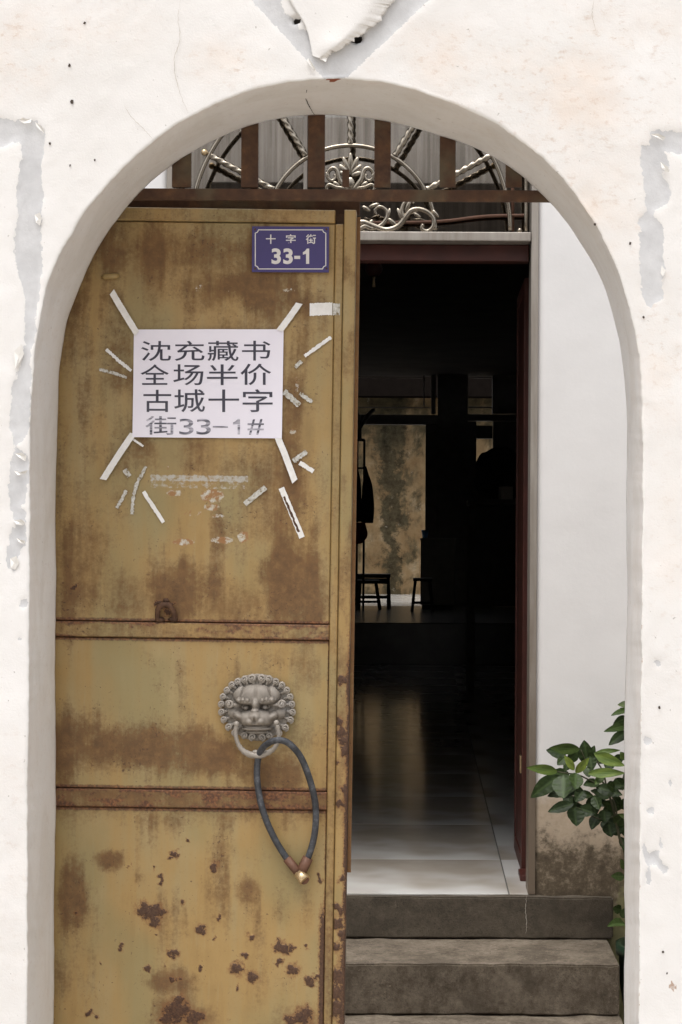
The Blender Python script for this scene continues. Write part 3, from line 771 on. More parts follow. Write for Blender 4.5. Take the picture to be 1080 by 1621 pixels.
def leaf_fields(u, v, kind):
    rust = np.zeros(u.shape); pit = np.zeros(u.shape); chalk = np.zeros(u.shape); smear = np.zeros(u.shape); orange = np.zeros(u.shape)
    for (x_, y_, rx, ry, s) in soft:
        a, b = LV(x_, y_)
        d = np.hypot((u - a) / rx, (v - b) / ry)
        rust = np.maximum(rust, s * sstep(1.45, 0.1, d))
    drip = fbm(u / 26, v / 220, 61, 4)
    if kind == 'panel':
        rust = rust * 0.86 + 0.16 * sstep(1060, 860, v) + 0.12 * sstep(700, 400, v) + 0.34 * sstep(0.5, 0.75, drip) + 0.30 * sstep(0.52, 0.74, fbm(u / 90, v / 120, 64, 4))
        wu = u + (fbm(u / 9, v / 9, 71, 3) - 0.5) * 17; wv = v + (fbm(u / 9, v / 9, 72, 3) - 0.5) * 17
        for (x_, y_, r_) in pits:
            a, b = LV(x_, y_)
            d = np.hypot(wu - a, wv - b)
            pit = np.maximum(pit, np.clip(1.00 - 0.5 * d / (r_ * 0.78), 0, 1))
        pit = np.maximum(pit, 0.75 * sstep(14, 1, np.abs(u - 519)) * sstep(1380, 1480, v))
        for (x_, y_, rx, ry, s) in chalks:
            a, b = LV(x_, y_)
            d = np.hypot((u - a) / rx, (v - b) / ry)
            chalk = np.maximum(chalk, s * sstep(1.25, 0.55, d))
        for (yc, hh, s_) in ((757, 6, 0.80), (769, 5, 0.64)):
            a, b = LV(315, yc)
            smear = np.maximum(smear, s_ * sstep(84, 76, np.abs(u - a)) * sstep(hh + 2.5, hh - 1.5, np.abs(v - b)))
        for yl in (984, 1013, 1249, 1283):
            orange = np.maximum(orange, 0.95 * sstep(9, 0, np.abs(v - yl)))
        orange = np.maximum(orange, 0.80 * sstep(6, 0, np.abs(u - 521)) * sstep(900, 1050, v))
        rust = np.maximum(rust, 0.5 * sstep(46, 4, np.abs(v - 1283)) * (v > 1270))
    elif kind == 'rail':
        low = (v > 1150) * 1.0
        rust[:] = 0.58 + 0.30 * low; ed = np.minimum(np.abs(v - np.where(low > 0, 1252, 986.5)), np.abs(v - np.where(low > 0, 1280, 1010.5)))
        orange[:] = 0.26 + 0.22 * low + 0.25 * sstep(250, 480, u) + 0.45 * sstep(6, 0, ed) + 1.3 * (fbm(u / 26, v / 9, 12, 4) - 0.5)
        orange = np.maximum(orange, 0.3)
    elif kind == 'bead':
        rust[:] = 0.45 + 0.2 * sstep(1000, 1500, v)
        orange[:] = 0.10 + 0.35 * sstep(1000, 1500, v)
    elif kind == 'stile':
        rust[:] = 0.26 + 0.45 * sstep(0.4, 0.75, fbm(u / 30, v / 70, 5, 4))
        for (x_, y_, r_) in pits:
            a, b = LV(x_, y_)
            pit = np.maximum(pit, np.clip(1.02 - 0.5 * np.hypot(u + (fbm(u / 9, v / 9, 71, 3) - 0.5) * 17 - a, v + (fbm(u / 9, v / 9, 72, 3) - 0.5) * 17 - b) / r_, 0, 1))
        ed = sstep(13, 0, 555 - u) * sstep(940, 1060, v)
        pit = np.maximum(pit, ed * (0.42 + 0.55 * fbm(u / 12, v / 34, 8, 3)))
        pit = np.maximum(pit, sstep(24, 4, 555 - u) * sstep(1380, 1560, v) * 0.62)
    elif kind == 'lip':
        rust[:] = 0.9; orange[:] = 0.25; pit[:] = 0.35
    elif kind == 'top':
        rust[:] = 0.42 + 0.4 * (fbm(u / 60, v / 20, 55, 4) - 0.4)
    return {'rust': np.clip(rust, 0, 1.2), 'pit': pit, 'chalk': chalk, 'smear': smear, 'orange': orange}
def leaf_slab(name, u0, v0, u1, v1, y, thick, kind, step=2.4, bev=1.6, bulge=0.0):
    nu = max(2, int((u1 - u0) / step)); nv = max(2, int((v1 - v0) / step))
    us = np.concatenate([[u0], np.linspace(u0 + bev, u1 - bev, nu), [u1]])
    vv = np.concatenate([[v0], np.linspace(v0 + bev, v1 - bev, nv), [v1]])
    U, Vv = np.meshgrid(us, vv)
    Yg = np.full(U.shape, y)
    Yg += (fbm(U / 70, Vv / 70, 91, 3) - 0.5) * bulge
    Yg[0, :] += bev * SD; Yg[-1, :] += bev * SD; Yg[:, 0] += bev * SD; Yg[:, -1] += bev * SD
    f = leaf_fields(U, Vv, kind)
    Yg -= 0.0011 * sstep(0.45, 0.75, f['pit'])
    h, w = U.shape
    verts = np.stack([(U - U0) * SD, Yg, -(Vv - V0) * SD], 2).reshape(-1, 3)
    idx = np.arange(h * w).reshape(h, w)
    fs = np.stack([idx[:-1, :-1], idx[1:, :-1], idx[1:, 1:], idx[:-1, 1:]], 2).reshape(-1, 4).tolist()
    ring = list(idx[0, :]) + list(idx[1:, -1]) + list(idx[-1, -2::-1]) + list(idx[-2:0:-1, 0])
    b0 = len(verts)
    bv = verts[ring].copy(); bv[:, 1] = y + thick
    verts = np.concatenate([verts, bv]); n = len(ring)
    for i in range(n):
        fs.append((int(ring[i]), int(ring[(i + 1) % n]), b0 + (i + 1) % n, b0 + i))
    fs.append(tuple(b0 + i for i in range(n))[::-1])
    at = {k: np.concatenate([a.ravel(), a.ravel()[ring]]) for k, a in f.items()}
    o = pydata(name, verts, fs, MT['gate'], gate, False, at)
    return o
PANEL_Y = 0.010
leaf_slab('panel', 52, 350, 521, 985.5, PANEL_Y, 0.004, 'panel', bulge=0.004)
leaf_slab('panel', 52, 1011.5, 521, 1251, PANEL_Y, 0.004, 'panel', bulge=0.004)
leaf_slab('panel', 52, 1281, 521, 1960, PANEL_Y, 0.004, 'panel', bulge=0.004)
leaf_slab('rail', 50, 986.5, 521, 1010.5, 0.0045, 0.03, 'rail')
leaf_slab('rail', 50, 1252, 521, 1280, 0.0045, 0.03, 'rail')
leaf_slab('top_rail', 50, 328, 520.5, 349, 0.0055, 0.03, 'top')
leaf_slab('bottom_rail', 50, 1961, 521, 2010, 0.0045, 0.03, 'rail')
leaf_slab('bead', 521.6, 350, 534.6, 2008, 0.0058, 0.03, 'bead')
leaf_slab('stile', 535.4, 328, 554, 2010, 0.0, 0.04, 'stile')
leaf_slab('closing_lip', 554.5, 336, 560.5, 1381, 0.022, 0.004, 'lip', bev=0.6)
leaf_slab('hinge_stile', 30, 328, 49.5, 2010, 0.0, 0.04, 'stile')
bm = bmesh.new(); bm_box(bm, (40 - U0) * SD, (545 - U0) * SD, 0.031, 0.035, -(2005 - V0) * SD, -(330 - V0) * SD)
from_bm('back_sheet', bm, MT['iron'], gate)
def gl(px, py, y):
    u, v = LV(px, py)
    return Vector(((u - U0) * SD, y, -(v - V0) * SD))
# remains of a lock stub and a pressed slot
bm = bmesh.new()
bm_tube(bm, catmull([gl(x_, y_, PANEL_Y - d_) for x_, y_, d_ in ((249, 983, .002), (249, 970, .008), (254, 960, .012), (263, 957, .013), (271, 961, .012), (275, 971, .008), (276, 983, .002))], 26), 4.4 * SD, 8)
bm_ball(bm, gl(262, 951, PANEL_Y - 0.002), 4.5 * SD, 8, (1.2, 0.7, 0.9))
bm_ball(bm, gl(252, 981, PANEL_Y - 0.002), 6 * SD, 8, (1.3, 0.6, 0.7))
bm_ball(bm, gl(273, 981, PANEL_Y - 0.002), 6 * SD, 8, (1.3, 0.6, 0.7))
for v in bm.verts: v.co += Vector((random.uniform(-1, 1), random.uniform(-1, 1), random.uniform(-1, 1))) * 0.0013
o = from_bm('lock_stub', bm, MT['iron'], gate); o['label'] = 'rusted stub of a broken lock on the middle rail'
bm = bmesh.new(); bm_tube(bm, [gl(160, 438, PANEL_Y - 0.001), gl(166, 437, PANEL_Y - 0.004), gl(182, 436, PANEL_Y - 0.004), gl(187, 435.5, PANEL_Y - 0.001)], [0.004, 0.006, 0.006, 0.004], 8)
from_bm('latch_bump', bm, MT['gate'], gate)

# tape and glue left on the leaf: each strip its own mesh
def strip(name, path, w, mat, y, parent, conv, ragged=0.25, thick=0.0005, seed=0, ends=0.0):
    rnd = random.Random(seed)
    pts = catmull([Vector((a, b, 0)) for a, b in path], max(10, len(path) * 8))
    vs, fs = [], []
    n = len(pts)
    for i, p in enumerate(pts):
        t = (pts[min(i + 1, n - 1)] - pts[max(i - 1, 0)]).normalized(); nn = Vector((-t.y, t.x, 0))
        for s in (-1, 1):
            ww = w / 2 * (1 - ragged * rnd.random())
            e = t * (ends * s if i in (0, n - 1) else 0)
            q = p + nn * s * ww + e
            vs.append(conv(q.x, q.y, y)); vs.append(conv(q.x, q.y, y + thick))
    for i in range(n - 1):
        a = 4 * i; b = a + 4
        fs += [(a, a + 2, b + 2, b), (a + 1, b + 1, b + 3, a + 3), (a, b, b + 1, a + 1), (a + 2, a + 3, b + 3, b + 2)]
    fs += [(0, 1, 3, 2), (4 * n - 4, 4 * n - 2, 4 * n - 1, 4 * n - 3)]
    return pydata(name, vs, fs, mat, parent)
REM = [([(167, 552), (178, 562), (190, 573), (207, 586)], 7, 'tape', .5), ([(156, 584), (176, 589), (200, 597)], 6, 'oldtape', .5), ([(524, 533), (500, 550), (482, 563)], 7, 'tape', .4), ([(477, 571), (467, 581)], 8, 'oldtape', .5),
       ([(449, 619), (474, 641)], 11, 'oldtape', .4), ([(474, 622), (494, 636)], 8, 'oldtape', .5), ([(485, 714), (464, 730)], 10, 'oldtape', .5), ([(474, 732), (496, 746)], 8, 'tape', .3), ([(226, 778), (258, 827)], 7, 'tape', .3),
       ([(420, 771), (387, 798)], 9, 'oldtape', .2), ([(445, 772), (460, 808), (478, 851)], 10, 'tape', .15), ([(230, 738), (215, 768), (210, 790), (208, 814)], 7, 'oldtape', .6), ([(199, 776), (184, 804)], 7, 'oldtape', .6), ([(196, 743), (204, 754)], 9, 'oldtape', .3),
       ([(205, 692), (226, 706)], 4, 'tape', .3)]
pg_off = PANEL_Y - 0.0026
for k, (path, w, mt, rg) in enumerate(REM):
    strip('tape_remnant', path, w, MT[mt], pg_off, gate, gl, rg, seed=k)
strip('tape_remnant', [(449, 786), (460, 812), (473, 842)], 5, MT['iron'], pg_off - 0.0004, gate, gl, .7, seed=60)
o = strip('tape_patch', [(490, 489), (496, 489), (514, 488), (526, 488)], 21, MT['tape'], pg_off, gate, gl, .12, seed=44); o['label'] = 'scuffed white sticker remnant near the edge of the gate'
strip('tape_patch', [(527, 489), (533, 489), (538, 489)], 20, MT['oldtape'], 0.0050, gate, gl, .2, seed=45)

# ------------------------------------------------------------------ lettering
DG = None
def glyph_mesh(ch, bold=0.0, extrude=0.0):
    cu = bpy.data.curves.new('glyph', 'FONT'); cu.body = ch; cu.size = 1.0; cu.offset = bold; cu.extrude = extrude; cu.resolution_u = 6
    ob = bpy.data.objects.new('glyph', cu); scene.collection.objects.link(ob)
    dg = bpy.context.evaluated_depsgraph_get(); dg.update()
    me = bpy.data.meshes.new_from_object(ob.evaluated_get(dg))
    v = np.zeros(len(me.vertices) * 3); me.vertices.foreach_get('co', v); v = v.reshape(-1, 3)
    f = [tuple(p.vertices) for p in me.polygons]
    bpy.data.objects.remove(ob); bpy.data.curves.remove(cu); bpy.data.meshes.remove(me)
    return v, f
def text_part(name, items, Y, conv, mat, parent, bold=0.0):
    """items: (character, left, top, right, bottom) in photo pixels"""
    ONE = ([(.50, 0, 0), (1, 0, 0), (1, 1, 0), (.62, 1, 0), (.34, .84, 0), (0, .76, 0), (0, .60, 0), (.50, .66, 0)], [(0, 1, 2, 3, 4, 7), (4, 5, 6, 7)])
    for ch, l, t, r, b in items:
        V, Fc = [], []
        v, f = glyph_mesh(ch, bold) if ch != '1' else (np.array(ONE[0], float), ONE[1])
        if ch == '1' and bold < 0.01: v[:, 0] = np.where(v[:, 0] == .50, .66, v[:, 0]); v[:, 0] = np.where(v[:, 0] == .62, .72, v[:, 0])
        lo, hi = v.min(0), v.max(0)
        o = len(V)
        for q in v:
            V.append(conv(l + (q[0] - lo[0]) / (hi[0] - lo[0]) * (r - l), b - (q[1] - lo[1]) / (hi[1] - lo[1]) * (b - t), Y))
        Fc += [tuple(o + i for i in p) for p in f]
        pydata('digit' if ch.isdigit() else ('character' if ord(ch) > 255 else 'sign'), V, Fc, mat, parent)

# poster
YP = ZD + PANEL_Y - 0.0048
poster = empty('paper_notice', P(330, 607, YP), 'white printed paper notice with black Chinese characters taped to the gate', 'notice')
pl = poster.location
def pc(px, py, y):           # paper space: depth relative to the sheet, following its soft waves
    p = P(px, py, YP)
    wv = 0.0018 * math.sin(px / 41.0) * math.cos(py / 57.0 + 0.6) + 0.0007 * math.sin(px / 17.0 + py / 23.0)
    corner = 0.0025 * (max(0, (px - 425) / 24) ** 2 * max(0, (py - 670) / 24) ** 2)
    return Vector((p.x - pl.x, y + wv - corner, p.z - pl.z))
NX, NY = 48, 36
quad = [(212, 521.5), (449, 521), (446.5, 694), (210, 692)]
vs, fs = [], []
for th in (0, 0.0003):
    for j in range(NY + 1):
        for i in range(NX + 1):
            s, t = i / NX, j / NY
            x = (quad[0][0] * (1 - s) + quad[1][0] * s) * (1 - t) + (quad[3][0] * (1 - s) + quad[2][0] * s) * t
            y = (quad[0][1] * (1 - s) + quad[1][1] * s) * (1 - t) + (quad[3][1] * (1 - s) + quad[2][1] * s) * t
            vs.append(pc(x, y, th))
w = NX + 1
for j in range(NY):
    for i in range(NX):
        a = j * w + i
        fs.append((a, a + w, a + w + 1, a + 1))
        b = a + w * (NY + 1)
        fs.append((b, b + 1, b + w + 1, b + w))
sheet = pydata('sheet', vs, fs, MT['paper'], poster, True)
def zz(l, t, r, b): return (80 + l / 2.16, 430 + t / 2.16, 80 + r / 2.16, 430 + b / 2.16)
lines = [[('沈', 310, 237, 412, 305), ('充', 425, 237, 527, 305), ('藏', 537, 237, 643, 305), ('书', 655, 236, 752, 304)],
         [('全', 308, 317, 405, 387), ('场', 420, 317, 523, 388), ('半', 535, 317, 640, 388), ('价', 650, 315, 755, 388)],
         [('古', 318, 404, 413, 480), ('城', 423, 402, 528, 480), ('十', 540, 403, 645, 480), ('字', 657, 402, 760, 480)],
         [('街', 325, 494, 430, 558), ('3', 440, 503, 489, 557), ('3', 499, 503, 548, 557), ('-', 555, 528, 607, 533), ('1', 624, 503, 648, 556), ('#', 674, 504, 730, 557)]]
for ln in lines:
    text_part('text_line', [(c,) + zz(l, t, r, b) for c, l, t, r, b in ln], -0.0005, pc, MT['ink'], sheet, 0.004)
def tape_conv(px, py, y):
    return P(px, py, YP + y) - pl
for k, path in enumerate(([(177, 462), (190, 484), (204, 507), (217, 528)], [(474, 480), (460, 500), (443, 523)], [(211, 686), (188, 720), (163, 759)], [(439, 690), (452, 722), (467, 762)])):
    strip('tape', path, 10.5, MT['tape'], -0.0022, poster, tape_conv, 0.08, 0.0004, seed=80 + k, ends=2.0)

# number plate
YN = ZD + 0.002
plate = empty('house_number_plate', P(460, 395, YN), 'small blue enamel house number plate reading 33-1 at the top of the gate', 'number plate')
nl = plate.location
def nc(px, py, y): return P(px, py, YN + y) - nl
bm = bmesh.new()
bm_box(bm, -61 * YN / F, 61 * YN / F, -0.0012, 0.0010, -36 * YN / F, 36.5 * YN / F, 0.0006)
panel_ = from_bm('plate', bm, MT['plate'], plate)
def zn(l, t, r, b): return (380 + l / 5.4, 340 + t / 5.4, 380 + r / 5.4, 340 + b / 5.4)
text_part('street_name', [(c,) + zn(*q) for c, q in (('十', (222, 168, 305, 248)), ('字', (393, 166, 477, 248)), ('街', (563, 166, 650, 248)))], -0.0017, nc, MT['white_print'], panel_, 0.016)
text_part('house_number', [(c,) + zn(*q) for c, q in (('3', (270, 286, 350, 421)), ('3', (370, 286, 452, 421)), ('-', (464, 350, 515, 377)), ('1', (538, 288, 592, 419)))], -0.0017, nc, MT['white_print'], panel_, 0.034)
l, t, r, b = 131, 128, 734, 462
path = []
cr = 26
def arc(cx_, cy_, a0, a1):
    return [(cx_ + cr * math.cos(R(a0 + (a1 - a0) * k / 6)), cy_ + cr * math.sin(R(a0 + (a1 - a0) * k / 6))) for k in range(7)]
path = arc(l, t, 90, 0) + arc(r, t, 180, 90) + arc(r, b, 270, 180) + arc(l, b, 0, -90)
vs, fs = [], []
n = len(path)
for i, (x_, y_) in enumerate(path):
    cxp, cyp = (l + r) / 2, (t + b) / 2
    p0, p1 = Vector(path[i - 1]), Vector(path[(i + 1) % n])
    tg = (p1 - p0).normalized(); nn = Vector((-tg.y, tg.x))
    for s in (-4, 4):
        q = Vector((x_, y_)) + nn * s
        vs.append(nc(380 + q.x / 5.4, 340 + q.y / 5.4, -0.0017))
for i in range(n):
    a, b_ = 2 * i, 2 * ((i + 1) % n)
    fs.append((a, a + 1, b_ + 1, b_))
pydata('border_line', vs, fs, MT['white_print'], panel_)
for (x_, y_) in ((404, 425), (517, 425), (404, 363), (517, 363)):
    bm = bmesh.new(); bm_ball(bm, nc(x_, y_, -0.001), 0.0022, 8, (1, 0.5, 1)); from_bm('rivet', bm, MT['iron'], panel_)

# ------------------------------------------------------------------ iron transom above the gate
tr = empty('iron_transom', P(540, 310, 3.446), 'dark rusty iron transom of upright flat bars under the arch', 'transom')
pbox('rail', 20, 296.5, 1060, 320.5, 3.4415, 3.4500, MT['iron'], tr, 0.0015)
for (l, r) in ((168, 196), (273, 302.5), (382.5, 408.5), (488, 514), (593.5, 618.5), (697, 721.5), (801.5, 826.5), (905, 931)):
    pbox('bar', l, 110, r, 296.2, 3.4430, 3.4515, MT['iron'], tr, 0.0012)
pbox('gap_shade_strip', 20, 300, 570, 340, 3.4935, 3.500, MT['iron'], tr, 0.001)  # dark strip set behind the gap above the leaf as its shadow
pbox('weld_stub', 542, 268, 553, 296.2, 3.4400, 3.4412, MT['iron'], tr, 0.0004)

# ------------------------------------------------------------------ lion head knocker
SL = (ZD + 0.0) / F
LC = (407.5, 1124.0)
lion = empty('lion_head_knocker', P(LC[0], LC[1], ZD + PANEL_Y), 'grey metal lion head door knocker with a ring in its mouth', 'door knocker')
def lz(zx, zy):   # zoomed picture coordinates of the relief -> relief space in photo pixels
    return 330 + zx / 6.75 - LC[0], 1050 + zy / 6.75 - LC[1]
N = 150
g1 = np.linspace(-62, 62, N)
GX, GY = np.meshgrid(g1, g1)
HF = np.full(GX.shape, -6.0)
def bump_(zx, zy, rx, ry, h, base=0.0, rot=0.0, pw=2.0):
    """smooth union with an ellipsoidal cap; sizes in zoomed pixels, heights in photo pixels"""
    global HF
    x0, y0 = lz(zx, zy)
    a, b = rx / 6.75, ry / 6.75
    dx, dy = GX - x0, GY - y0
    c, s = math.cos(R(rot)), math.sin(R(rot))
    u, v = (dx * c + dy * s) / a, (-dx * s + dy * c) / b
    q = 1 - np.abs(u) ** pw - np.abs(v) ** pw
    cap = np.where(q > 0, base + h * np.sqrt(np.clip(q, 0, 1)), -50)
    k = 1.6
    HF = np.where(cap > -40, np.maximum(HF, cap) + np.log1p(np.exp(-np.abs(HF - cap) / k)) * k * 0.8, HF)
def dent_(zx, zy, rx, ry, h, rot=0.0):
    global HF
    x0, y0 = lz(zx, zy)
    dx, dy = (GX - x0), (GY - y0)
    c, s = math.cos(R(rot)), math.sin(R(rot))
    u, v = (dx * c + dy * s) / (rx / 6.75), (-dx * s + dy * c) / (ry / 6.75)
    HF = HF - h * np.exp(-(u * u + v * v))
bump_(523, 490, 310, 300, 9, 0, 0, 3)            # disc
bump_(520, 495, 270, 265, 12, 3, 0)              # skull
bump_(515, 345, 190, 128, 18, 6, 0, 2.4)         # forehead
bump_(345, 325, 78, 95, 15, 5, 20)              # tufts at the temples
bump_(695, 325, 78, 95, 15, 5, -20)
bump_(270, 520, 80, 70, 15, 3, 20)               # cheeks
bump_(775, 520, 80, 70, 15, 3, -20)
bump_(395, 400, 105, 42, 22, 8, 12)              # brows
bump_(640, 395, 105, 42, 22, 8, -12)
bump_(512, 440, 48, 100, 22, 10)                 # bridge
bump_(515, 585, 190, 105, 24, 12, 0, 2.3)        # muzzle
bump_(340, 560, 75, 50, 20, 8, 40); bump_(690, 560, 75, 50, 20, 8, -40)
bump_(512, 555, 75, 60, 18, 23)                  # nose
bump_(455, 605, 46, 42, 13, 26); bump_(575, 603, 46, 42, 13, 26)
bump_(525, 690, 165, 26, 15, 12)                 # lip
bump_(525, 735, 120, 30, 9, 6)
dent_(410, 470, 66, 38, 17, 6); dent_(612, 464, 66, 38, 17, -6)   # sockets
dent_(515, 330, 22, 100, 3); dent_(515, 655, 230, 10, 9)
dent_(510, 600, 14, 40, 6); dent_(372, 290, 10, 60, 4, 15); dent_(655, 288, 10, 60, 4, -15)
dent_(330, 640, 40, 60, 6); dent_(715, 640, 40, 60, 6); dent_(525, 790, 110, 40, 5)
bump_(408, 470, 34, 28, 9, 8); bump_(612, 464, 34, 28, 9, 8)  # eyes
for zx, zy, rr in ((340, 380, 26), (385, 374, 20), (432, 380, 20), (592, 380, 20), (635, 370, 20), (690, 373, 26)):
    bump_(zx, zy, rr, rr, 8, 26)
bump_(508, 495, 42, 28, 10, 22)
rad = np.hypot(GX - lz(523, 0)[0], (GY - lz(0, 490)[1]))
idx = -np.ones(GX.shape, int); vs = []
keep = rad < 46
for j in range(N):
    for i in range(N):
        if keep[j, i]:
            idx[j, i] = len(vs); vs.append((GX[j, i] * SL, -max(HF[j, i], 0.3) * SL * 0.85, -GY[j, i] * SL))
fs = []
for j in range(N - 1):
    for i in range(N - 1):
        q = (idx[j, i], idx[j + 1, i], idx[j + 1, i + 1], idx[j, i + 1])
        if min(q) >= 0: fs.append(tuple(int(k) for k in q))
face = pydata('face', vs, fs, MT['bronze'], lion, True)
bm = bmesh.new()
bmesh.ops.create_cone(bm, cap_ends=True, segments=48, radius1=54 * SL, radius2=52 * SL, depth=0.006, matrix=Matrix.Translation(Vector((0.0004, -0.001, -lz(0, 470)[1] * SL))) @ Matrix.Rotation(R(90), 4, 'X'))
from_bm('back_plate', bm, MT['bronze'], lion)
def curl(zx, zy, r, hand, ang, parent, tail=1.0, yb=6):
    x0, y0 = lz(zx, zy); rr = r * 1.12 / 6.75
    pts, rd = [], []
    for k in range(26):
        t = k / 25
        a = R(ang) + hand * t * 2 * math.pi * 1.25
        q = rr * (0.80 - 0.52 * t)
        pts.append(Vector(((x0 + q * math.cos(a)) * SL, -(yb + 3.0 + 3.5 * t) * SL, -(y0 + q * math.sin(a)) * SL)))
        rd.append(rr * 0.30 * SL * (1 - 0.15 * t))
    bm = bmesh.new(); bm_tube(bm, pts, rd, 7)
    bm_ball(bm, Vector((x0 * SL, -(yb + 7.0) * SL, -y0 * SL)), rr * 0.30 * SL, 8)
    bm_ball(bm, Vector((x0 * SL, -(yb) * SL, -y0 * SL)), rr * 0.92 * SL, 12, (1, 0.45, 1))
    # lock of hair towards the face
    ca = math.atan2(470 - zy, 523 - zx)
    bm_tube(bm, [Vector(((x0 + math.cos(ca) * d) * SL, -(yb + 1.5 - d * 0.08) * SL, -(y0 + math.sin(ca) * d) * SL)) for d in (0, rr * 0.9, rr * 1.9)], [rr * .5 * SL, rr * .42 * SL, rr * .2 * SL], 8)
    return from_bm('mane_curl', bm, MT['bronze'], parent)
for (zx, zy, r_, hd) in ((475, 155, 46, 1), (570, 155, 46, -1), (395, 167, 40, 1), (648, 162, 40, -1), (322, 190, 38, 1), (722, 190, 38, -1), (258, 228, 38, 1), (787, 228, 38, -1), (207, 284, 38, 1), (838, 282, 38, -1),
                         (165, 354, 38, 1), (874, 352, 38, -1), (147, 432, 38, 1), (893, 430, 38, -1), (150, 517, 38, 1), (900, 515, 38, -1), (176, 597, 38, 1), (880, 597, 38, -1), (228, 676, 40, 1), (826, 682, 40, -1),
                         (290, 735, 36, 1), (760, 740, 36, -1), (395, 765, 38, 1), (478, 782, 42, 1), (577, 785, 42, -1), (655, 768, 38, -1)):
    curl(zx, zy, r_, hd, 90 if hd > 0 else 90, lion, yb=5)
for (zx, zy, hd) in ((238, 430, 1), (792, 425, -1)):
    curl(zx, zy, 44, hd, 200 if hd > 0 else -20, lion, yb=14)
for zx, zy in ((318, 632), (742, 618)):
    bm = bmesh.new()
    x0, y0 = lz(zx, zy); bm_ball(bm, Vector((x0 * SL, -25 * SL, -y0 * SL)), 30 / 6.75 * SL, 12)
    from_bm('ring_stud', bm, MT['bronze'], face)
rp = [(318, 640), (308, 720), (318, 800), (352, 880), (420, 945), (530, 970), (640, 945), (715, 895), (757, 820), (768, 740), (750, 640)]
rpts = []
for k, (zx, zy) in enumerate(rp):
    x0, y0 = lz(zx, zy); dpt = 25 - 6 * math.sin(math.pi * k / 10)
    rpts.append(Vector((x0 * SL, -dpt * SL, -y0 * SL)))
rpts = catmull(rpts, 70)
rr_ = [((23 + 14 * sstep(0.25, 0.5, np.array(0.5 - abs(k / 70 - 0.5))) + 0) / 6.75) * SL for k in range(71)]
bm = bmesh.new(); bm_tube(bm, rpts, [float(a) for a in rr_], 10, True, (3, 0.10, 95))
x0, y0 = lz(520, 935); bm_ball(bm, Vector((x0 * SL, -19 * SL, -y0 * SL)), 30 / 6.75 * SL, 10, (1.3, 1, 0.8))
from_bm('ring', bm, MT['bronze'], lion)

# ------------------------------------------------------------------ hose loop on the ring
hose = empty('hose_loop', P(475, 1385, ZD - 0.012), 'loop of grey rubber hose hanging from the lion ring, closed with a brass fitting', 'hose')
ho = hose.location
hp = [(464, 1374, .008), (452, 1356, .004), (436, 1330, .000), (421, 1297, -.004), (411, 1262, -.004), (407, 1228, -.002), (409, 1200, -.003), (416, 1184, -.018), (430, 1174, -.042), (445, 1172, -.052), (460, 1179, -.050), (477, 1200, -.034), (491, 1236, -.018),
      (499, 1270, -.008), (500, 1302, -.004), (496, 1332, .000), (487, 1360, .004), (480, 1376, .008)]
pts = [P(a, b, ZD - 0.002 + d - 0.006) - ho for a, b, d in hp]
pts = catmull(pts, 110)
tube('hose', pts, 5.2 * SL, MT['hose'], hose, 12)
def hseg(name, a, b, r, mat, r2=None):
    A = P(a[0], a[1], ZD + a[2]) - ho; B = P(b[0], b[1], ZD + b[2]) - ho
    return tube(name, [A, A.lerp(B, .5), B], [r * SL, r * SL, (r2 or r) * SL], mat, hose, 14)
hseg('sleeve', (454, 1359, -0.002), (475, 1385, -0.006), 7.0, MT['sleeve'])
hseg('sleeve', (488, 1358, -0.002), (476, 1382, -0.006), 8.6, MT['sleeve'])
hseg('brass_neck', (470, 1381, -0.006), (476, 1386, -0.008), 6.4, MT['brass'])
hseg('brass_cap', (473, 1382, -0.008), (483, 1394, -0.016), 8.4, MT['brass'], 9.6)
hseg('cap_recess', (482.9, 1393.9, -0.0158), (483.4, 1394.5, -0.0168), 7.0, MT['sleeve'])

# ------------------------------------------------------------------ yard and house front
XI0, XI1 = XZ(273, 900, ZI)[0], XZ(838, 900, ZI)[0]    # clear width of the inner doorway
ZTOP = XZ(555, 104, ZI)[1]                              # top of the fanlight
hw = empty('house', (0, ZI, 0), 'whitewashed house front behind the gate with mouldy lower plaster', 'house')
JW = 0.026
def hbox(name, x0, x1, y0, y1, z0, z1, mat, bev=0.004): return box(name, x0, x1, y0 - ZI, y1 - ZI, z0, z1, mat, hw, bev)
def plaster_panel(name, x0, x1, z0, z1):
    nx, nz = int((x1 - x0) / 0.02), int((z1 - z0) / 0.02)
    X, Z = np.meshgrid(np.linspace(x0, x1, nx), np.linspace(z0, z1, nz))
    Y = (fbm(X * 5, Z * 5, 13, 4) - 0.5) * 0.003 + (fbm(X * 26, Z * 26, 14, 3) - 0.5) * 0.0012
    Y[:, 0] = 0.003; Y[:, -1] = 0.003
    verts = np.stack([X, Y, Z], 2).reshape(-1, 3); idx = np.arange(nx * nz).reshape(nz, nx)
    fs = np.stack([idx[:-1, :-1], idx[:-1, 1:], idx[1:, 1:], idx[1:, :-1]], 2).reshape(-1, 4).tolist()
    ring = list(idx[0, :]) + list(idx[1:, -1]) + list(idx[-1, -2::-1]) + list(idx[-2:0:-1, 0])
    b0 = len(verts); bv = verts[ring].copy(); bv[:, 1] = 0.2
    verts = np.concatenate([verts, bv]); n = len(ring)
    for i in range(n): fs.append((int(ring[i]), b0 + i, b0 + (i + 1) % n, int(ring[(i + 1) % n])))
    fs.append(tuple(b0 + i for i in range(n)))
    return pydata(name, verts, fs, MT['facade'], hw, True)
plaster_panel('wall_face', XI1 + JW - 0.001, 1.70, 0.0, 4.2)
plaster_panel('wall_face', -1.90, XI0 - JW + 0.001, 0.0, 4.2)
hbox('lintel_wall', XI0 - JW, XI1 + JW, ZI + 0.002, ZI + 0.2, ZTOP + 0.05, 4.2, MT['facade'])
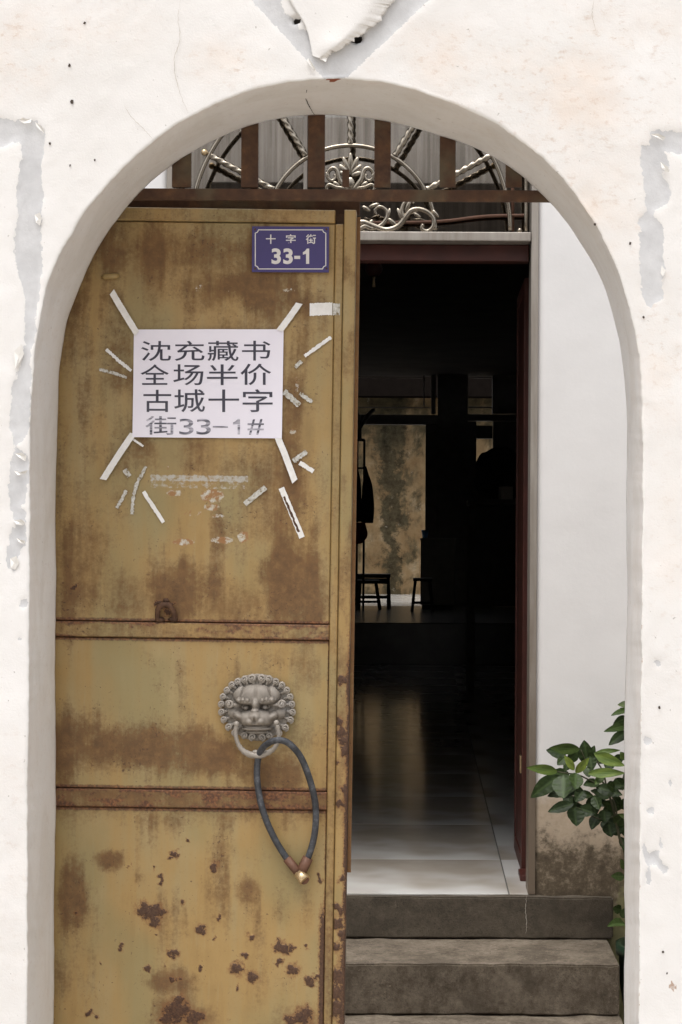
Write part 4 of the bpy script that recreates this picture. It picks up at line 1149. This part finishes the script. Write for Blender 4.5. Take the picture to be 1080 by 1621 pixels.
for x0 in (XI0 - JW, XI1):
    hbox('door_jamb', x0 + 0.0015, x0 + JW - 0.0015, ZI - 0.006, ZI + 0.12, H0 + 0.001, ZTOP + 0.05, MT['frame'], 0.0015)
zr1, zr0 = XZ(700, 367.5, ZI)[1], XZ(700, 382, ZI)[1]
hbox('fanlight_sill', XI0 + 0.001, XI1 - 0.001, ZI - 0.012, ZI + 0.13, zr0, zr1, MT['frame'], 0.003)
hbox('fanlight_head', XI0 + 0.001, XI1 - 0.001, ZI - 0.004, ZI + 0.13, ZTOP, ZTOP + 0.048, MT['frame'], 0.003)
hbox('red_lintel', XI0 + 0.003, XI1 - 0.003, ZI + 0.05, ZI + 0.11, zr0 - 0.055, zr0 - 0.001, MT['redwood'], 0.003)
gp = hbox('fanlight_glass', XI0 + 0.002, XI1 - 0.002, ZI + 0.108, ZI + 0.113, zr1 + 0.001, ZTOP - 0.001, MT['glass'], 0)
hbox('fanlight_mullion', XZ(478, 200, ZI)[0], XZ(484, 200, ZI)[0], ZI + 0.085, ZI + 0.105, zr1 + 0.001, ZTOP - 0.001, MT['frame'], 0.002)

refl_path = catmull([P(a, b, ZI + 0.085) - Vector((0, ZI, 0)) for a, b in ((276, 352), (420, 350), (560, 352), (640, 352), (700, 350), (760, 343), (800, 341), (836, 341))], 60)
tube('reflection_tube', refl_path, 0.0055, MT['sleeve'], hw, 8)  # tubes standing in for reddish lines reflected in the glass
tube('reflection_tube', [P(812, y_, ZI + 0.094) - Vector((0, ZI, 0)) for y_ in (366.5, 300, 200, 112)], 0.0055, MT['sleeve'], hw, 8)
# fan grille of twisted stainless bars
ZG = ZI + 0.012
gr = empty('fan_grille', P(555, 364, ZG), 'stainless steel fan-shaped grille with twisted spokes and scrolls above the inner doorway', 'grille')
go = gr.location
def G(px, py, d=0.0): return P(px, py, ZG + d) - go
SG = ZG / F
def gtube(name, path, r, n=30, twist=None, seg=10, d=0.0, rads=None):
    pts = catmull([G(a, b, d) for a, b in path], n)
    rd = [x * SG for x in rads(n)] if rads else r * SG
    return tube(name, pts, rd, MT['steel'], gr, seg, twist)
for rad_, nm in ((253, 'outer_arc'), (134, 'inner_arc')):
    gtube(nm, [(555 + rad_ * math.cos(R(a)), 364 - rad_ * math.sin(R(a))) for a in range(0, 181, 6)], 3.6, 120)
for a in (28, 59, 90, 121, 152):
    ca, sa = math.cos(R(a)), math.sin(R(a))
    gtube('spoke', [(555 + q * ca, 364 - q * sa) for q in (137, 175, 212, 250)], 4.8, 150, (3, 0.13, 12), 14)
    bm = bmesh.new(); bm_ball(bm, G(555 + 262 * ca, 364 - 262 * sa, -0.004), 5.4 * SG, 12)
    from_bm('brass_knob', bm, MT['brass'], gr)
for x_ in (833, 277):
    gtube('side_bar', [(x_, 366), (x_, 300), (x_, 200), (x_, 112)], 2.9, 12)
def scroll(path, r0, r1, n=44, d=-0.004, name='scroll'):
    gtube(name, path, r0, n, None, 9, d, lambda n_: [r0 + (r1 - r0) * k / n_ for k in range(n_ + 1)])
def lobe(x_, y_, rx, ry, rot, d=-0.006):
    bm = bmesh.new()
    c = G(x_, y_, d)
    Mx = Matrix.Translation(c) @ Matrix.Rotation(R(rot), 4, 'Y') @ Matrix.Diagonal((rx * SG, 2.6 * SG, ry * SG, 1))
    gg = bmesh.ops.create_uvsphere(bm, u_segments=10, v_segments=7, radius=1, matrix=Mx)
    for f in bm.faces: f.smooth = True
    return from_bm('leaf_lobe', bm, MT['steel'], gr)
# palmette
for rot, q in ((0, 30), (-24, 27), (24, 27), (-48, 22), (48, 22), (-72, 17), (72, 17)):
    lobe(555 + math.sin(R(rot)) * q * 0.6, 279 - math.cos(R(rot)) * q * 0.75, 4.6, q * 0.52, rot)
lobe(555, 290, 7, 10, 0, -0.010)
for s in (-1, 1):
    m_ = lambda p: [(555 + s * (a - 555), b) for a, b in p]
    scroll(m_([(560, 300), (572, 284), (576, 270), (583, 266), (590, 271), (591, 280), (585, 286), (579, 282), (580, 276)]), 4.6, 2.4)
    scroll(m_([(558, 300), (566, 298), (578, 296), (588, 292), (593, 296), (590, 302), (584, 301)]), 3.8, 2.2)
    lobe(555 + s * 22, 291, 3.5, 7, s * 60); lobe(555 + s * 36, 277, 3, 6, s * 30)
    # long acanthus scrolls along the sill
    scroll(m_([(560, 356), (575, 352), (592, 358), (612, 364), (630, 358), (642, 344), (650, 334), (662, 331), (676, 335), (686, 345), (686, 358), (677, 366), (668, 362), (670, 355)]), 5.6, 3.2, 80)
    scroll(m_([(566, 366), (578, 358), (590, 362), (604, 356), (613, 344), (612, 333), (602, 327), (594, 332), (596, 340)]), 4.8, 2.4, 60)
    scroll(m_([(640, 346), (636, 334), (640, 322), (648, 318), (656, 322)]), 4.6, 2.2)
    for (x_, y_, rx, ry, rt) in ((622, 352, 4, 11, -50), (634, 340, 4, 12, -25), (646, 326, 4, 12, 20), (656, 334, 4, 9, 70), (604, 362, 3.5, 9, 80), (585, 354, 3.5, 9, 40), (616, 337, 3.2, 8, 10), (592, 325, 3.5, 9, 70), (660, 340, 3, 8, 120), (690, 338, 3, 8, -40), (580, 330, 3.5, 8, -60)):
        lobe(555 + s * (x_ - 555), y_, rx, ry, s * rt)
    bm = bmesh.new(); bm_ball(bm, G(555 + s * 268, 365, 0), 4.5 * SG, 10); from_bm('weld_bead', bm, MT['steel'], gr)

# yard side walls
for nm, x0, x1, lab in (('yard_wall', 1.72, 1.92, 'plain grey plaster side wall on the right of the little yard'), ('yard_wall', -2.12, -1.92, 'plain grey plaster side wall on the left of the little yard')):
    o = box(nm, x0, x1, ZB + 0.01, ZI + 0.2, 0.0, 2.5, MT['sidewall'], None, 0.004); tag(o, lab, 'wall')

# steps
st = empty('entrance_steps', (0, ZI, 0), 'three dark worn concrete steps leading up to the inner doorway', 'steps')
xs0 = -0.93
def rough_step(name, x0, x1, y0, y1, z0, z1, mat, seed):
    bm = bmesh.new()
    bm_box(bm, x0, x1, y0, y1, z0, z1)
    bmesh.ops.bevel(bm, geom=list(bm.edges), offset=0.005, segments=2, affect='EDGES')
    bmesh.ops.subdivide_edges(bm, edges=[e for e in bm.edges if (e.verts[0].co - e.verts[1].co).length > 0.6], cuts=70, use_grid_fill=True)
    for v in bm.verts:
        a = np.array([v.co.x * 14.0]); b = np.array([v.co.y * 14.0 + v.co.z * 9])
        v.co += Vector((0, 0.7, 1)) * float((fbm(a, b, seed, 3)[0] - 0.5) * 0.008)
    return from_bm(name, bm, mat, st)
rough_step('step', xs0, XZ(971, 1450, 5.61)[0], 5.607 - ZI, 5.644 - ZI, H1 + 0.001, H0 - 0.003, MT['slab'], 3)
rough_step('step', xs0 - 0.02, XZ(981, 1560, 5.273)[0], 5.273 - ZI, 5.66 - ZI, H2 + 0.001, H1 - 0.002, MT['step'], 5)
rough_step('step', xs0 - 0.04, XZ(981, 1610, 5.2)[0] + 0.012, 4.90 - ZI, 5.66 - ZI, 0.0, H2 - 0.002, MT['step'], 8)
# upper slab joint
ribbon('joint', [(834, 1418), (832, 1440), (834, 1462), (833, 1478)], 1.4, 5.6045, MT['ground'], st).matrix_parent_inverse = Matrix.Translation((0, -ZI, 0))

# ------------------------------------------------------------------ hall
hall_floor = empty('hall_floor', (0, ZI, H0)); tag(hall_floor, kind='structure')
GAP = 0.0022
bm = bmesh.new(); bm_box(bm, -1.9, 1.7, 0.0045, 11.4, -0.4, -0.0055); from_bm('screed', bm, MT['grout'], hall_floor)
tile_cache = {}
xe = [-1.70, -1.315, -0.515, 0.285, 1.085, 1.70]
ye = [0.0]
yy = 6.266 - ZI
while yy < 11.3: ye.append(yy); yy += 0.8
ye.append(11.36)
for j in range(len(ye) - 1):
    for i in range(len(xe) - 1):
        key = (round(xe[i + 1] - xe[i], 3), round(ye[j + 1] - ye[j], 3))
        if key not in tile_cache:
            bm = bmesh.new(); bm_box(bm, GAP, key[0] - GAP, GAP + 0.005, key[1] - GAP + 0.005, -0.005, 0.0, 0.0004, None, 1)
            o = from_bm('tile', bm, MT['tile'], hall_floor); tile_cache[key] = o
        else:
            o = tile_cache[key].copy(); link(o, hall_floor)
        o.location = (xe[i], ye[j], random.uniform(-0.0004, 0.0004))
def struct(name, *a, mat, bev=0.0):
    o = box(name, *a, mat, None, bev); return tag(o, kind='structure')
YC0, YC1 = 22.0, 28.0
HF2 = E - 0.72
struct('wall_left', -1.90, -1.701, ZI + 0.201, YC0, 0.0, 3.64, mat=MT['hallwall'])  # side walls stop below the ceiling; gap added to let light into the hall
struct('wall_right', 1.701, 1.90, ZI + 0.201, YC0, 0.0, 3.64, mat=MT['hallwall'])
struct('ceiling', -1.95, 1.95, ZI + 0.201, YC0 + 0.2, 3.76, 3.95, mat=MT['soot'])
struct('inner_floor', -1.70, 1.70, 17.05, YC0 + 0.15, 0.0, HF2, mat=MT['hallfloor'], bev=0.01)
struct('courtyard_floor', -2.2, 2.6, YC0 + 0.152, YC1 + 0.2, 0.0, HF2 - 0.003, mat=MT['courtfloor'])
# house front returns behind the plaster so no light leaks
# partition between hall and courtyard
pt = empty('hall_partition', (0, YC0, HF2), 'dark timber partition with open doorway and lattice transom at the back of the hall', 'partition')
def ppx(name, l, t, r, b, y0=0.0, y1=0.14):
    return pbox(name, l, t, r, b, YC0 + y0, YC0 + y1, MT['darkwood'], pt, 0.004)
ppx('head_board', 430, 480, 920, 589)
ppx('post', 693.5, 589.5, 739.5, 961)
ppx('lintel', 470, 655.5, 693, 672)
ppx('lintel', 740, 655.5, 900, 666.5)
ppx('mullion', 683, 589.5, 690, 655, 0.02, 0.1)
ppx('glazing_bar', 470, 643.5, 682.5, 646, 0.03, 0.06)
ppx('glazing_bar', 670.5, 589.5, 672.5, 643, 0.03, 0.06)
ppx('glazing_bar', 740, 643.5, 779, 646, 0.03, 0.06)
ppx('glazing_bar', 470, 597, 670, 598.5, 0.03, 0.06)
ppx('glazing_bar', 740, 597, 779, 598.5, 0.03, 0.06)
ppx('door_post', 674, 672.5, 693, 961, 0.01, 0.12)
ppx('side_board', 780, 589.5, 920, 655)
ppx('side_board', 740, 667, 753, 961)
ppx('window_rail', 753.5, 673.5, 780, 694, 0.01, 0.12)
ppx('side_board', 781, 667, 920, 961)
ppx('lower_board', 753.5, 757, 780.5, 961, 0.01, 0.12)
ppx('side_board', 430, 589.5, 469, 961)
# courtyard walls
cw = box('courtyard_wall', -2.4, 2.8, YC1, YC1 + 0.3, 0.0, 5.2, MT['mould'], None, 0.0); tag(cw, 'mould-blackened ochre courtyard wall seen through the far doorway', 'wall')
for x0, x1, lab in ((-2.6, -2.4, 'left side wall of the far courtyard'), (2.6, 2.8, 'right side wall of the far courtyard')):
    o = box('courtyard_side_wall', x0, x1, YC0 + 0.2, YC1 - 0.001, 0.0, 4.4, MT['sidewall'], None, 0.0); tag(o, lab, 'wall')
ev = empty('courtyard_eave', (0, YC1, 3.99), 'dark timber eave along the top of the far courtyard wall', 'eave')
box('eave_board', -2.39, 2.59, -0.5, -0.002, 0.0, 0.06, MT['blackwood'], ev, 0.005)
box('fascia', -2.39, 2.59, -0.56, -0.505, -0.02, 0.55, MT['blackwood'], ev, 0.005)

# inner door leaf, opened inwards
dl_ = empty('red_door_leaf', P(836, 1381, 6.0), 'red-brown wooden leaf of the inner door swung open against the hall', 'door')
X0 = XZ(827.5, 900, 6.02)[0]
o0 = dl_.location
zt = zr0 - 0.06
for nm, a in (('board', (X0 + 0.004, X0 + 0.022, 6.06, 6.44, H0 + 0.06, zt - 0.05)), ('edge_stile', (X0, X0 + 0.027, 6.0, 6.058, H0 + 0.006, zt)), ('back_stile', (X0, X0 + 0.027, 6.442, 6.49, H0 + 0.006, zt)),
              ('foot_rail', (X0, X0 + 0.026, 6.06, 6.44, H0 + 0.006, H0 + 0.058)), ('head_rail', (X0, X0 + 0.026, 6.06, 6.44, zt - 0.048, zt))):
    box(nm, a[0] - o0.x, a[1] - o0.x, a[2] - o0.y, a[3] - o0.y, a[4] - o0.z, a[5] - o0.z, MT['redwood'], dl_, 0.002)
bm = bmesh.new(); bm_box(bm, X0 - 0.006 - o0.x, X0 - o0.x, 6.012 - o0.y, 6.05 - o0.y, 0.34, 0.40, 0.002); from_bm('bolt', bm, MT['brass'], dl_)
o = box('door_wedge', X0 - 0.012, X0 + 0.03, 5.86, 5.985, H0 + 0.0005, H0 + 0.022, MT['redwood'], None, 0.004); tag(o, 'small brown wooden wedge on the tiles by the red door', 'door wedge')

# ------------------------------------------------------------------ things in the hall
def leg_bm(p0, p1, r):
    bm = bmesh.new(); bm_tube(bm, [p0, p0.lerp(p1, .5), p1], r, 6); return bm
def stool(Y, l, r, top, bot, name, label):
    xl, z1 = XZ(l, top, Y); xr, z0 = XZ(r, bot, Y); z0 = HF2
    cx_ = (xl + xr) / 2; w = (xr - xl) / 2; h = z1 - z0
    e = empty(name, (cx_, Y, z0), label, 'stool')
    box('seat', -w, w, -0.13, 0.13, h - 0.035, h, MT['darkwood'], e, 0.006)
    for sx in (-1, 1):
        for sy in (-1, 1):
            from_bm('leg', leg_bm(Vector((sx * w * 1.08, sy * 0.14, 0)), Vector((sx * w * 0.75, sy * 0.10, h - 0.03)), 0.020), MT['darkwood'], e)
        box('stretcher', sx * w * 0.95 - 0.012, sx * w * 0.95 + 0.012, -0.11, 0.11, h * 0.35, h * 0.35 + 0.03, MT['darkwood'], e, 0.003)
    box('stretcher', -w * 0.9, w * 0.9, -0.135, -0.112, h * 0.22, h * 0.22 + 0.03, MT['darkwood'], e, 0.003)
stool(20.4, 654, 684, 915, 967, 'wooden_stool', 'small dark wooden stool beside the white cabinet at the back of the hall')
stool(20.9, 560, 600, 918, 965, 'wooden_stool', 'dark low stool in front of the chair below the hanging clothes')
def chair():
    Y = 21.3
    e = empty('wooden_chair', (XZ(592, 950, Y)[0], Y, HF2), 'dark wooden chair silhouetted against the lit courtyard wall', 'chair')
    w, h = 0.20, 0.42
    box('seat', -w, w, -0.2, 0.2, h - 0.05, h, MT['darkwood'], e, 0.006)
    for sx in (-1, 1):
        from_bm('leg', leg_bm(Vector((sx * w * .9, -0.18, 0)), Vector((sx * w * .9, -0.17, h - .02)), 0.022), MT['darkwood'], e)
        from_bm('leg', leg_bm(Vector((sx * w * .95, 0.2, 0)), Vector((sx * w * .85, 0.18, h - .02)), 0.022), MT['darkwood'], e)
    for sy in (-.17, .17):
        box('stretcher', -w * .88, w * .88, sy - .012, sy + .012, .12, .15, MT['darkwood'], e, 0.003)
    box('apron', -w * .9, w * .9, -0.185, -0.16, h - .12, h - .052, MT['darkwood'], e, 0.003)
chair()
# coat stand with garments
Y = 20.8
cs = empty('coat_stand', (XZ(571, 950, Y)[0], Y, HF2), 'tall dark coat stand with curled hooks on the left of the far doorway', 'coat stand')
cl = cs.location
def Q(px, py, d=0.0): return P(px, py, Y + d) - cl
for l_ in ((566, 569), (576, 580)):
    pass
for x_ in (565.5, 576.5):
    tube('upright', [Vector((Q(x_, 700).x, 0, 0.0)), Q(x_, 800), Q(x_ + 0.4, 696)], 0.014, MT['darkwood'], cs, 8)
tube('crossbar', [Q(564, 697), Q(571, 696), Q(577.5, 697)], 0.018, MT['darkwood'], cs, 8)
tube('crossbar', [Q(564, 741), Q(577, 741)], 0.012, MT['darkwood'], cs, 8)
tube('crossbar', [Q(564, 812), Q(578, 812)], 0.012, MT['darkwood'], cs, 8)
tube('hook', catmull([Q(567, 697), Q(569, 680), Q(576, 668), Q(582, 658), Q(590, 650), Q(594, 649)], 20), 0.022, MT['darkwood'], cs, 8)
tube('hook', catmull([Q(570, 697), Q(569, 668), Q(566, 655), Q(560, 650)], 20), 0.022, MT['darkwood'], cs, 8)
def garment(name, pts, Yg, mat, label, cat):
    """a hanging cloth: outline (left/right per row) swelled to a body of folds"""
    c = P(pts[-1][0], pts[-1][2], Yg)
    e0 = Vector((c.x, Yg, c.z))
    rows_ = catmull([Vector(p) for p in pts], 22); seg = 18
    vs, fs = [], []
    for i, q in enumerate(rows_):
        a, b = P(q.x, q.z, Yg), P(q.y, q.z, Yg)
        m_ = (a + b) / 2; w_ = (b.x - a.x) / 2
        for k in range(seg):
            t = 2 * math.pi * k / seg
            f = 1 + 0.14 * math.sin(5 * t + i * 0.2) * min(1, i / 8)
            vs.append(Vector((m_.x + w_ * math.cos(t) * f, Yg + 0.35 * w_ * math.sin(t) * f, m_.z)) - e0)
    n = len(rows_)
    for i in range(n - 1):
        for k in range(seg):
            k2 = (k + 1) % seg
            fs.append((i * seg + k, i * seg + k2, (i + 1) * seg + k2, (i + 1) * seg + k))
    fs.append(tuple(range(seg))); fs.append(tuple((n - 1) * seg + k for k in range(seg))[::-1])
    o = pydata(name, vs, fs, mat, None, True); o.location = e0
    return tag(o, label, cat)
garment('hanging_coat', [(578, 580, 738), (576.5, 584, 752), (574, 589, 770), (573, 592, 800), (573, 591, 828)], 20.75, MT['navycloth'], 'dark long coat hanging from the coat stand beside the doorway', 'coat')
garment('hanging_jacket', [(562, 566, 736), (556, 570, 760), (554, 572, 790), (554, 573, 826)], 20.70, MT['navycloth'], 'dark jacket hanging at the left end of the coat stand', 'jacket')
garment('red_cloth_bag', [(560, 578, 827), (557, 580, 838), (556, 580, 850), (560, 575, 858), (564, 570, 861)], 20.6, MT['redcloth'], 'red cloth bag hanging below the jackets on the coat stand', 'bag')
# cabinet with a cup
Yk = 21.2
cb = empty('white_cabinet', (XZ(672, 930, Yk)[0], Yk, HF2), 'pale narrow cabinet edge standing at the right of the far doorway', 'cabinet')
hk = XZ(670, 852, Yk)[1] - HF2
x0_ = XZ(665.5, 900, Yk)[0] - cb.location.x
box('carcass', x0_ + .004, x0_ + 0.42, -0.14, 0.14, 0.05, hk - 0.025, MT['paleboard'], cb, 0.004)
box('top', x0_ - .004, x0_ + 0.43, -0.15, 0.15, hk - 0.024, hk, MT['paleboard'], cb, 0.003)
box('plinth', x0_ + .02, x0_ + 0.40, -0.12, 0.12, 0.0, 0.049, MT['darkwood'], cb, 0.002)
cup = lathe('blue_cup', [(0.0, 0.0), (0.030, 0.0), (0.045, 0.10), (0.042, 0.10), (0.028, 0.008), (0.0, 0.008)], MT['bluecup'], None, 18)
cup.location = (XZ(671.5, 850, Yk)[0] + 0.012, Yk - 0.02, HF2 + hk); tag(cup, 'small blue plastic cup on the white cabinet', 'cup')
# dark heap of bags on a side table
Yt = 13.5
sb = empty('side_table', (XZ(800, 1000, Yt)[0], Yt, H0), 'dark side table against the right wall of the hall', 'table')
htab = XZ(800, 792, Yt)[1] - H0
box('table_top', -0.30, 0.50, -0.25, 0.25, htab - 0.04, htab, MT['darkwood'], sb, 0.004)
for sx in (-0.27, 0.47):
    for sy in (-0.22, 0.22):
        box('leg', sx - 0.025, sx + 0.025, sy - 0.025, sy + 0.025, 0.0, htab - 0.041, MT['darkwood'], sb, 0.003)
def heap(name, px, py, rx, ry, Yh, mat, label, cat, seed):
    bm = bmesh.new(); c = P(px, py, Yh)
    s = Yh / F
    bmesh.ops.create_icosphere(bm, subdivisions=4, radius=1.0)
    for v in bm.verts:
        n_ = float(fbm(np.array([v.co.x * 2.2 + 5]), np.array([v.co.z * 2.2 + v.co.y]), seed, 3)[0])
        f = 0.8 + 0.4 * n_
        v.co = Vector((v.co.x * rx * s * f, v.co.y * rx * s * f * 0.6, max(v.co.z, -0.85) * ry * s * f))
    zmin = min(v.co.z for v in bm.verts)
    for v in bm.verts: v.co.z -= zmin
    o = from_bm(name, bm, mat, None, True)
    o.location = (c.x, Yh, H0 + htab)
    return tag(o, label, cat)
heap('stuffed_bag', 790, 760, 38, 44, Yt, MT['navycloth'], 'dark bulging bag heaped on the side table in the hall', 'bag', 3)
o = box('paper_bundle', -0.04, 0.06, -0.03, 0.03, 0.0, 0.10, MT['paleboard'], None, 0.003); o.location = (XZ(797, 780, Yt)[0], Yt - 0.21, H0 + htab); o.rotation_euler = (0, 0, R(15))
tag(o, 'pale paper bundle standing in front of the dark bag', 'paper bundle')
# red lantern under the ceiling
ln = empty('red_lantern', P(592, 425, 9.5), 'small red lantern hanging in the dark top of the doorway', 'lantern')
lathe('shade', [(0.012, 0.042), (0.03, 0.037), (0.045, 0.018), (0.048, 0.0), (0.045, -0.018), (0.03, -0.037), (0.012, -0.042)], MT['redwood'], ln, 20)
lathe('cap', [(0.0, 0.052), (0.017, 0.051), (0.017, 0.041), (0.0, 0.041)], MT['brass'], ln, 14)
lathe('tassel', [(0.0, -0.041), (0.009, -0.043), (0.006, -0.06), (0.010, -0.10), (0.0, -0.102)], MT['brass'], ln, 10)
tube('cord', [Vector((0, 0, 0.052)), Vector((0, 0, 0.4)), Vector((0, 0, 3.759 - ln.location.z))], 0.002, MT['darkwood'], ln, 6)

# ------------------------------------------------------------------ plant
pot_c = Vector((0.745, 5.42, 0.0))
pot = empty('plant_pot', pot_c, 'dark green glazed pot beside the concrete steps', 'plant pot')
lathe('body', [(0.0, 0.0), (0.085, 0.0), (0.095, 0.02), (0.125, 0.20), (0.128, 0.29), (0.138, 0.295), (0.138, 0.325), (0.122, 0.325), (0.118, 0.29), (0.0, 0.285)], MT['pot'], pot, 28)
lathe('soil', [(0.117, 0.2905), (0.06, 0.300), (0.0, 0.302)], MT['soil'], pot, 20)
plant = empty('leafy_shrub', pot_c + Vector((0, 0, 0.295)), 'leafy green shrub with broad glossy leaves leaning over the steps', 'shrub')
po = plant.location
YL = 5.44
def zp(zx, zy): return 820 + zx / 3.111, 1100 + zy / 3.111
def leaf(base, tip, w, tone, dz0=0.0, dz1=0.0, curl_=0.25, fold=0.25, twist=0.0, name='leaf'):
    """one pointed leaf between two photo points; dz = depth offset (towards the viewer negative)"""
    B = P(*zp(*base), YL + dz0) - po; T = P(*zp(*tip), YL + dz1) - po
    ax = (T - B); Ln = ax.length; ax.normalize()
    side = ax.cross(Vector((0, -1, 0.35)).normalized()).normalized()
    side = (Matrix.Rotation(R(twist), 3, ax) @ side)
    up = side.cross(ax).normalized()
    if up.y > 0: up = -up; side = -side
    wd = w * 1.16 / 3.111 * YL / F / 2
    NL, NWD = 16, 8
    vs, fs, tn, vn = [], [], [], []
    for i in range(NL + 1):
        t = i / NL
        ww = wd * (math.sin(math.pi * t ** 0.82) ** 0.85 if 0 < t < 1 else 0.0) + 0.0006
        arch = curl_ * Ln * (t * (1 - t) * 1.0) - curl_ * 0.25 * Ln * t * t
        for k in range(-NWD // 2, NWD // 2 + 1):
            s = k / (NWD / 2)
            und = 0.05 * wd * math.sin(t * 26 + (1.5 if s > 0 else 0)) * abs(s)
            q = B + ax * (t * Ln - 0.10 * Ln * abs(s) * (1 - t)*0) + side * (s * ww) + up * (arch - fold * ww * (1 - abs(s)) + und)
            vs.append(q)
            v_ = max(0.0, 1 - abs(s) * 6) if abs(s) < 0.2 else 0.0
            st_ = max(0.0, math.cos((t - abs(s) * 0.16) * 2 * math.pi * 7)) ** 10 * 0.8
            vn.append(max(v_, st_))
            tn.append(min(1, max(0, tone + 0.06 * math.sin(9 * t + 4 * s))))
    w1 = NWD + 1
    for i in range(NL):
        for k in range(NWD):
            a = i * w1 + k
            fs.append((a, a + 1, a + w1 + 1, a + w1))
    return pydata(name, vs, fs, MT['leaf'], plant, True, {'tone': tn, 'vein': vn})
LEAVES = [((305, 268), (158, 262), 46, .55, -.02, -.05), ((195, 378), (48, 358), 42, .75, -.04, -.10), ((205, 400), (62, 505), 72, .12, -.02, -.03), ((225, 392), (222, 508), 92, .20, -.06, -.13), ((287, 385), (284, 460), 62, .30, -.08, -.13),
          ((278, 372), (230, 298), 30, .95, -.06, -.07), ((285, 385), (350, 312), 34, .92, -.06, -.08), ((345, 345), (325, 224), 66, .10, -.02, -.02), ((350, 320), (378, 250), 34, .12, 0, 0), ((355, 300), (365, 372), 50, .12, -.03, -.05),
          ((378, 292), (525, 350), 48, .80, -.05, -.11), ((375, 290), (505, 270), 24, .70, -.02, -.02), ((345, 388), (528, 384), 40, .78, -.07, -.10), ((275, 535), (148, 575), 50, .08, -.03, -.04), ((280, 552), (290, 645), 78, .14, -.05, -.09),
          ((298, 560), (384, 584), 56, .10, -.03, -.06), ((325, 470), (284, 526), 52, .08, 0, -.02), ((400, 432), (325, 442), 46, .20, -.02, -.05), ((385, 455), (515, 492), 56, .12, -.03, -.06), ((435, 446), (530, 446), 34, .15, -.02, -.03),
          ((375, 495), (402, 565), 46, .18, -.05, -.08), ((425, 565), (432, 625), 56, .10, -.03, -.05), ((445, 630), (462, 700), 62, .06, -.01, -.03), ((478, 640), (524, 592), 50, .14, -.02, -.05), ((470, 690), (520, 640), 44, .07, 0, 0),
          ((525, 896), (462, 892), 36, .35, -.05, -.09), ((526, 860), (508, 810), 26, .55, -.02, -.04), ((540, 76), (462, 98), 26, .45, -.02, -.06), ((540, 110), (470, 148), 40, .14, -.01, -.03), ((545, 150), (428, 178), 34, .40, -.03, -.08),
          ((540, 178), (448, 246), 46, .14, -.02, -.05), ((540, 86), (504, 66), 22, .6, 0, -.02), ((530, 320), (506, 282), 30, .72, -.05, -.06), ((235, 310), (195, 345), 40, .25, 0, -.02), ((250, 330), (300, 270), 46, .16, .02, .02),
          ((240, 470), (165, 470), 60, .06, .03, .03), ((250, 500), (280, 560), 60, .06, .03, .02), ((420, 330), (380, 300), 40, .10, .02, .0), ((430, 360), (480, 310), 54, .12, .02, .02), ((470, 330), (528, 300), 40, .16, .02, .0),
          ((420, 400), (380, 440), 34, .55, -.06, -.09), ((410, 540), (360, 510), 40, .10, 0, -.03), ((440, 590), (400, 620), 34, .10, 0, -.02), ((500, 540), (470, 500), 44, .10, 0, -.01), ((505, 560), (545, 520), 44, .12, 0, -.02),
          ((510, 700), (530, 770), 36, .10, 0, -.04), ((505, 660), (560, 640), 60, .12, 0, -.02), ((480, 470), (440, 440), 40, .18, -.04, -.07), ((510, 1060), (470, 1050), 40, .30, .02, 0.0), ((515, 1100), (530, 1050), 34, .25, 0, 0)]
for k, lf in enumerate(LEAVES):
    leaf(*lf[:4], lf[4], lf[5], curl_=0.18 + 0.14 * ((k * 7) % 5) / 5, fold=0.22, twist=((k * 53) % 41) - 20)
rnd = random.Random(4)
for k in range(26):
    bx_, by_ = rnd.uniform(560, 760), rnd.uniform(60, 700)
    a_ = rnd.uniform(0, 6.28); q = rnd.uniform(70, 130)
    leaf((bx_, by_), (bx_ + q * math.cos(a_), by_ + q * math.sin(a_) * 0.8), rnd.uniform(36, 70), rnd.choice((.08, .15, .3, .6)), rnd.uniform(-.1, .1), rnd.uniform(-.18, .1), twist=rnd.uniform(-40, 40))
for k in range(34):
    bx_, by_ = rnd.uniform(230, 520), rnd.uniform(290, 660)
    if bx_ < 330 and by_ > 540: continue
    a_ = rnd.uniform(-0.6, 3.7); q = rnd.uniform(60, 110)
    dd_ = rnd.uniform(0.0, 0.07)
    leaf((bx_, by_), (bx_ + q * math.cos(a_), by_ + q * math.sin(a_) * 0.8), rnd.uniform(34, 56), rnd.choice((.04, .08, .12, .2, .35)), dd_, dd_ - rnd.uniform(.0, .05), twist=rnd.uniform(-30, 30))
# the curled pale leaf over the pot rim
leaf((530, 1130), (452, 1128), 44, .42, -.12, -.20, 0.5, 0.6, 30)
def stem(path, r0, r1):
    pts = catmull([P(*zp(a, b), YL + d) - po for a, b, d in path], 24)
    tube('stem', pts, [r0 + (r1 - r0) * k / 24 for k in range(25)], MT['stem'], plant, 7)
base_px = proj(pot_c.x, pot_c.y, 0.30)
bz = ((base_px[0] - 820) * 3.111, (base_px[1] - 1100) * 3.111)
stem([(bz[0], bz[1], -.02), (560, 950, -.02), (528, 780, -.02), (500, 700, -.02), (470, 560, -.02), (440, 470, -.02), (400, 400, -.03)], 0.006, 0.003)
stem([(470, 600, -.02), (400, 610, -.03), (340, 580, -.03), (290, 555, -.04)], 0.003, 0.0016)
stem([(430, 460, -.02), (370, 430, -.03), (300, 395, -.05), (230, 385, -.05), (195, 378, -.04)], 0.003, 0.0016)
stem([(440, 480, -.02), (420, 380, -.02), (370, 310, -.02), (340, 330, -.02), (310, 270, -.02)], 0.003, 0.0015)
stem([(bz[0] + 20, bz[1], -.02), (600, 800, -.02), (590, 500, -.02), (560, 300, -.02), (545, 160, -.02), (540, 80, -.02)], 0.006, 0.002)
stem([(490, 640, -.02), (484, 560, -.02), (460, 490, -.02)], 0.003, 0.002)
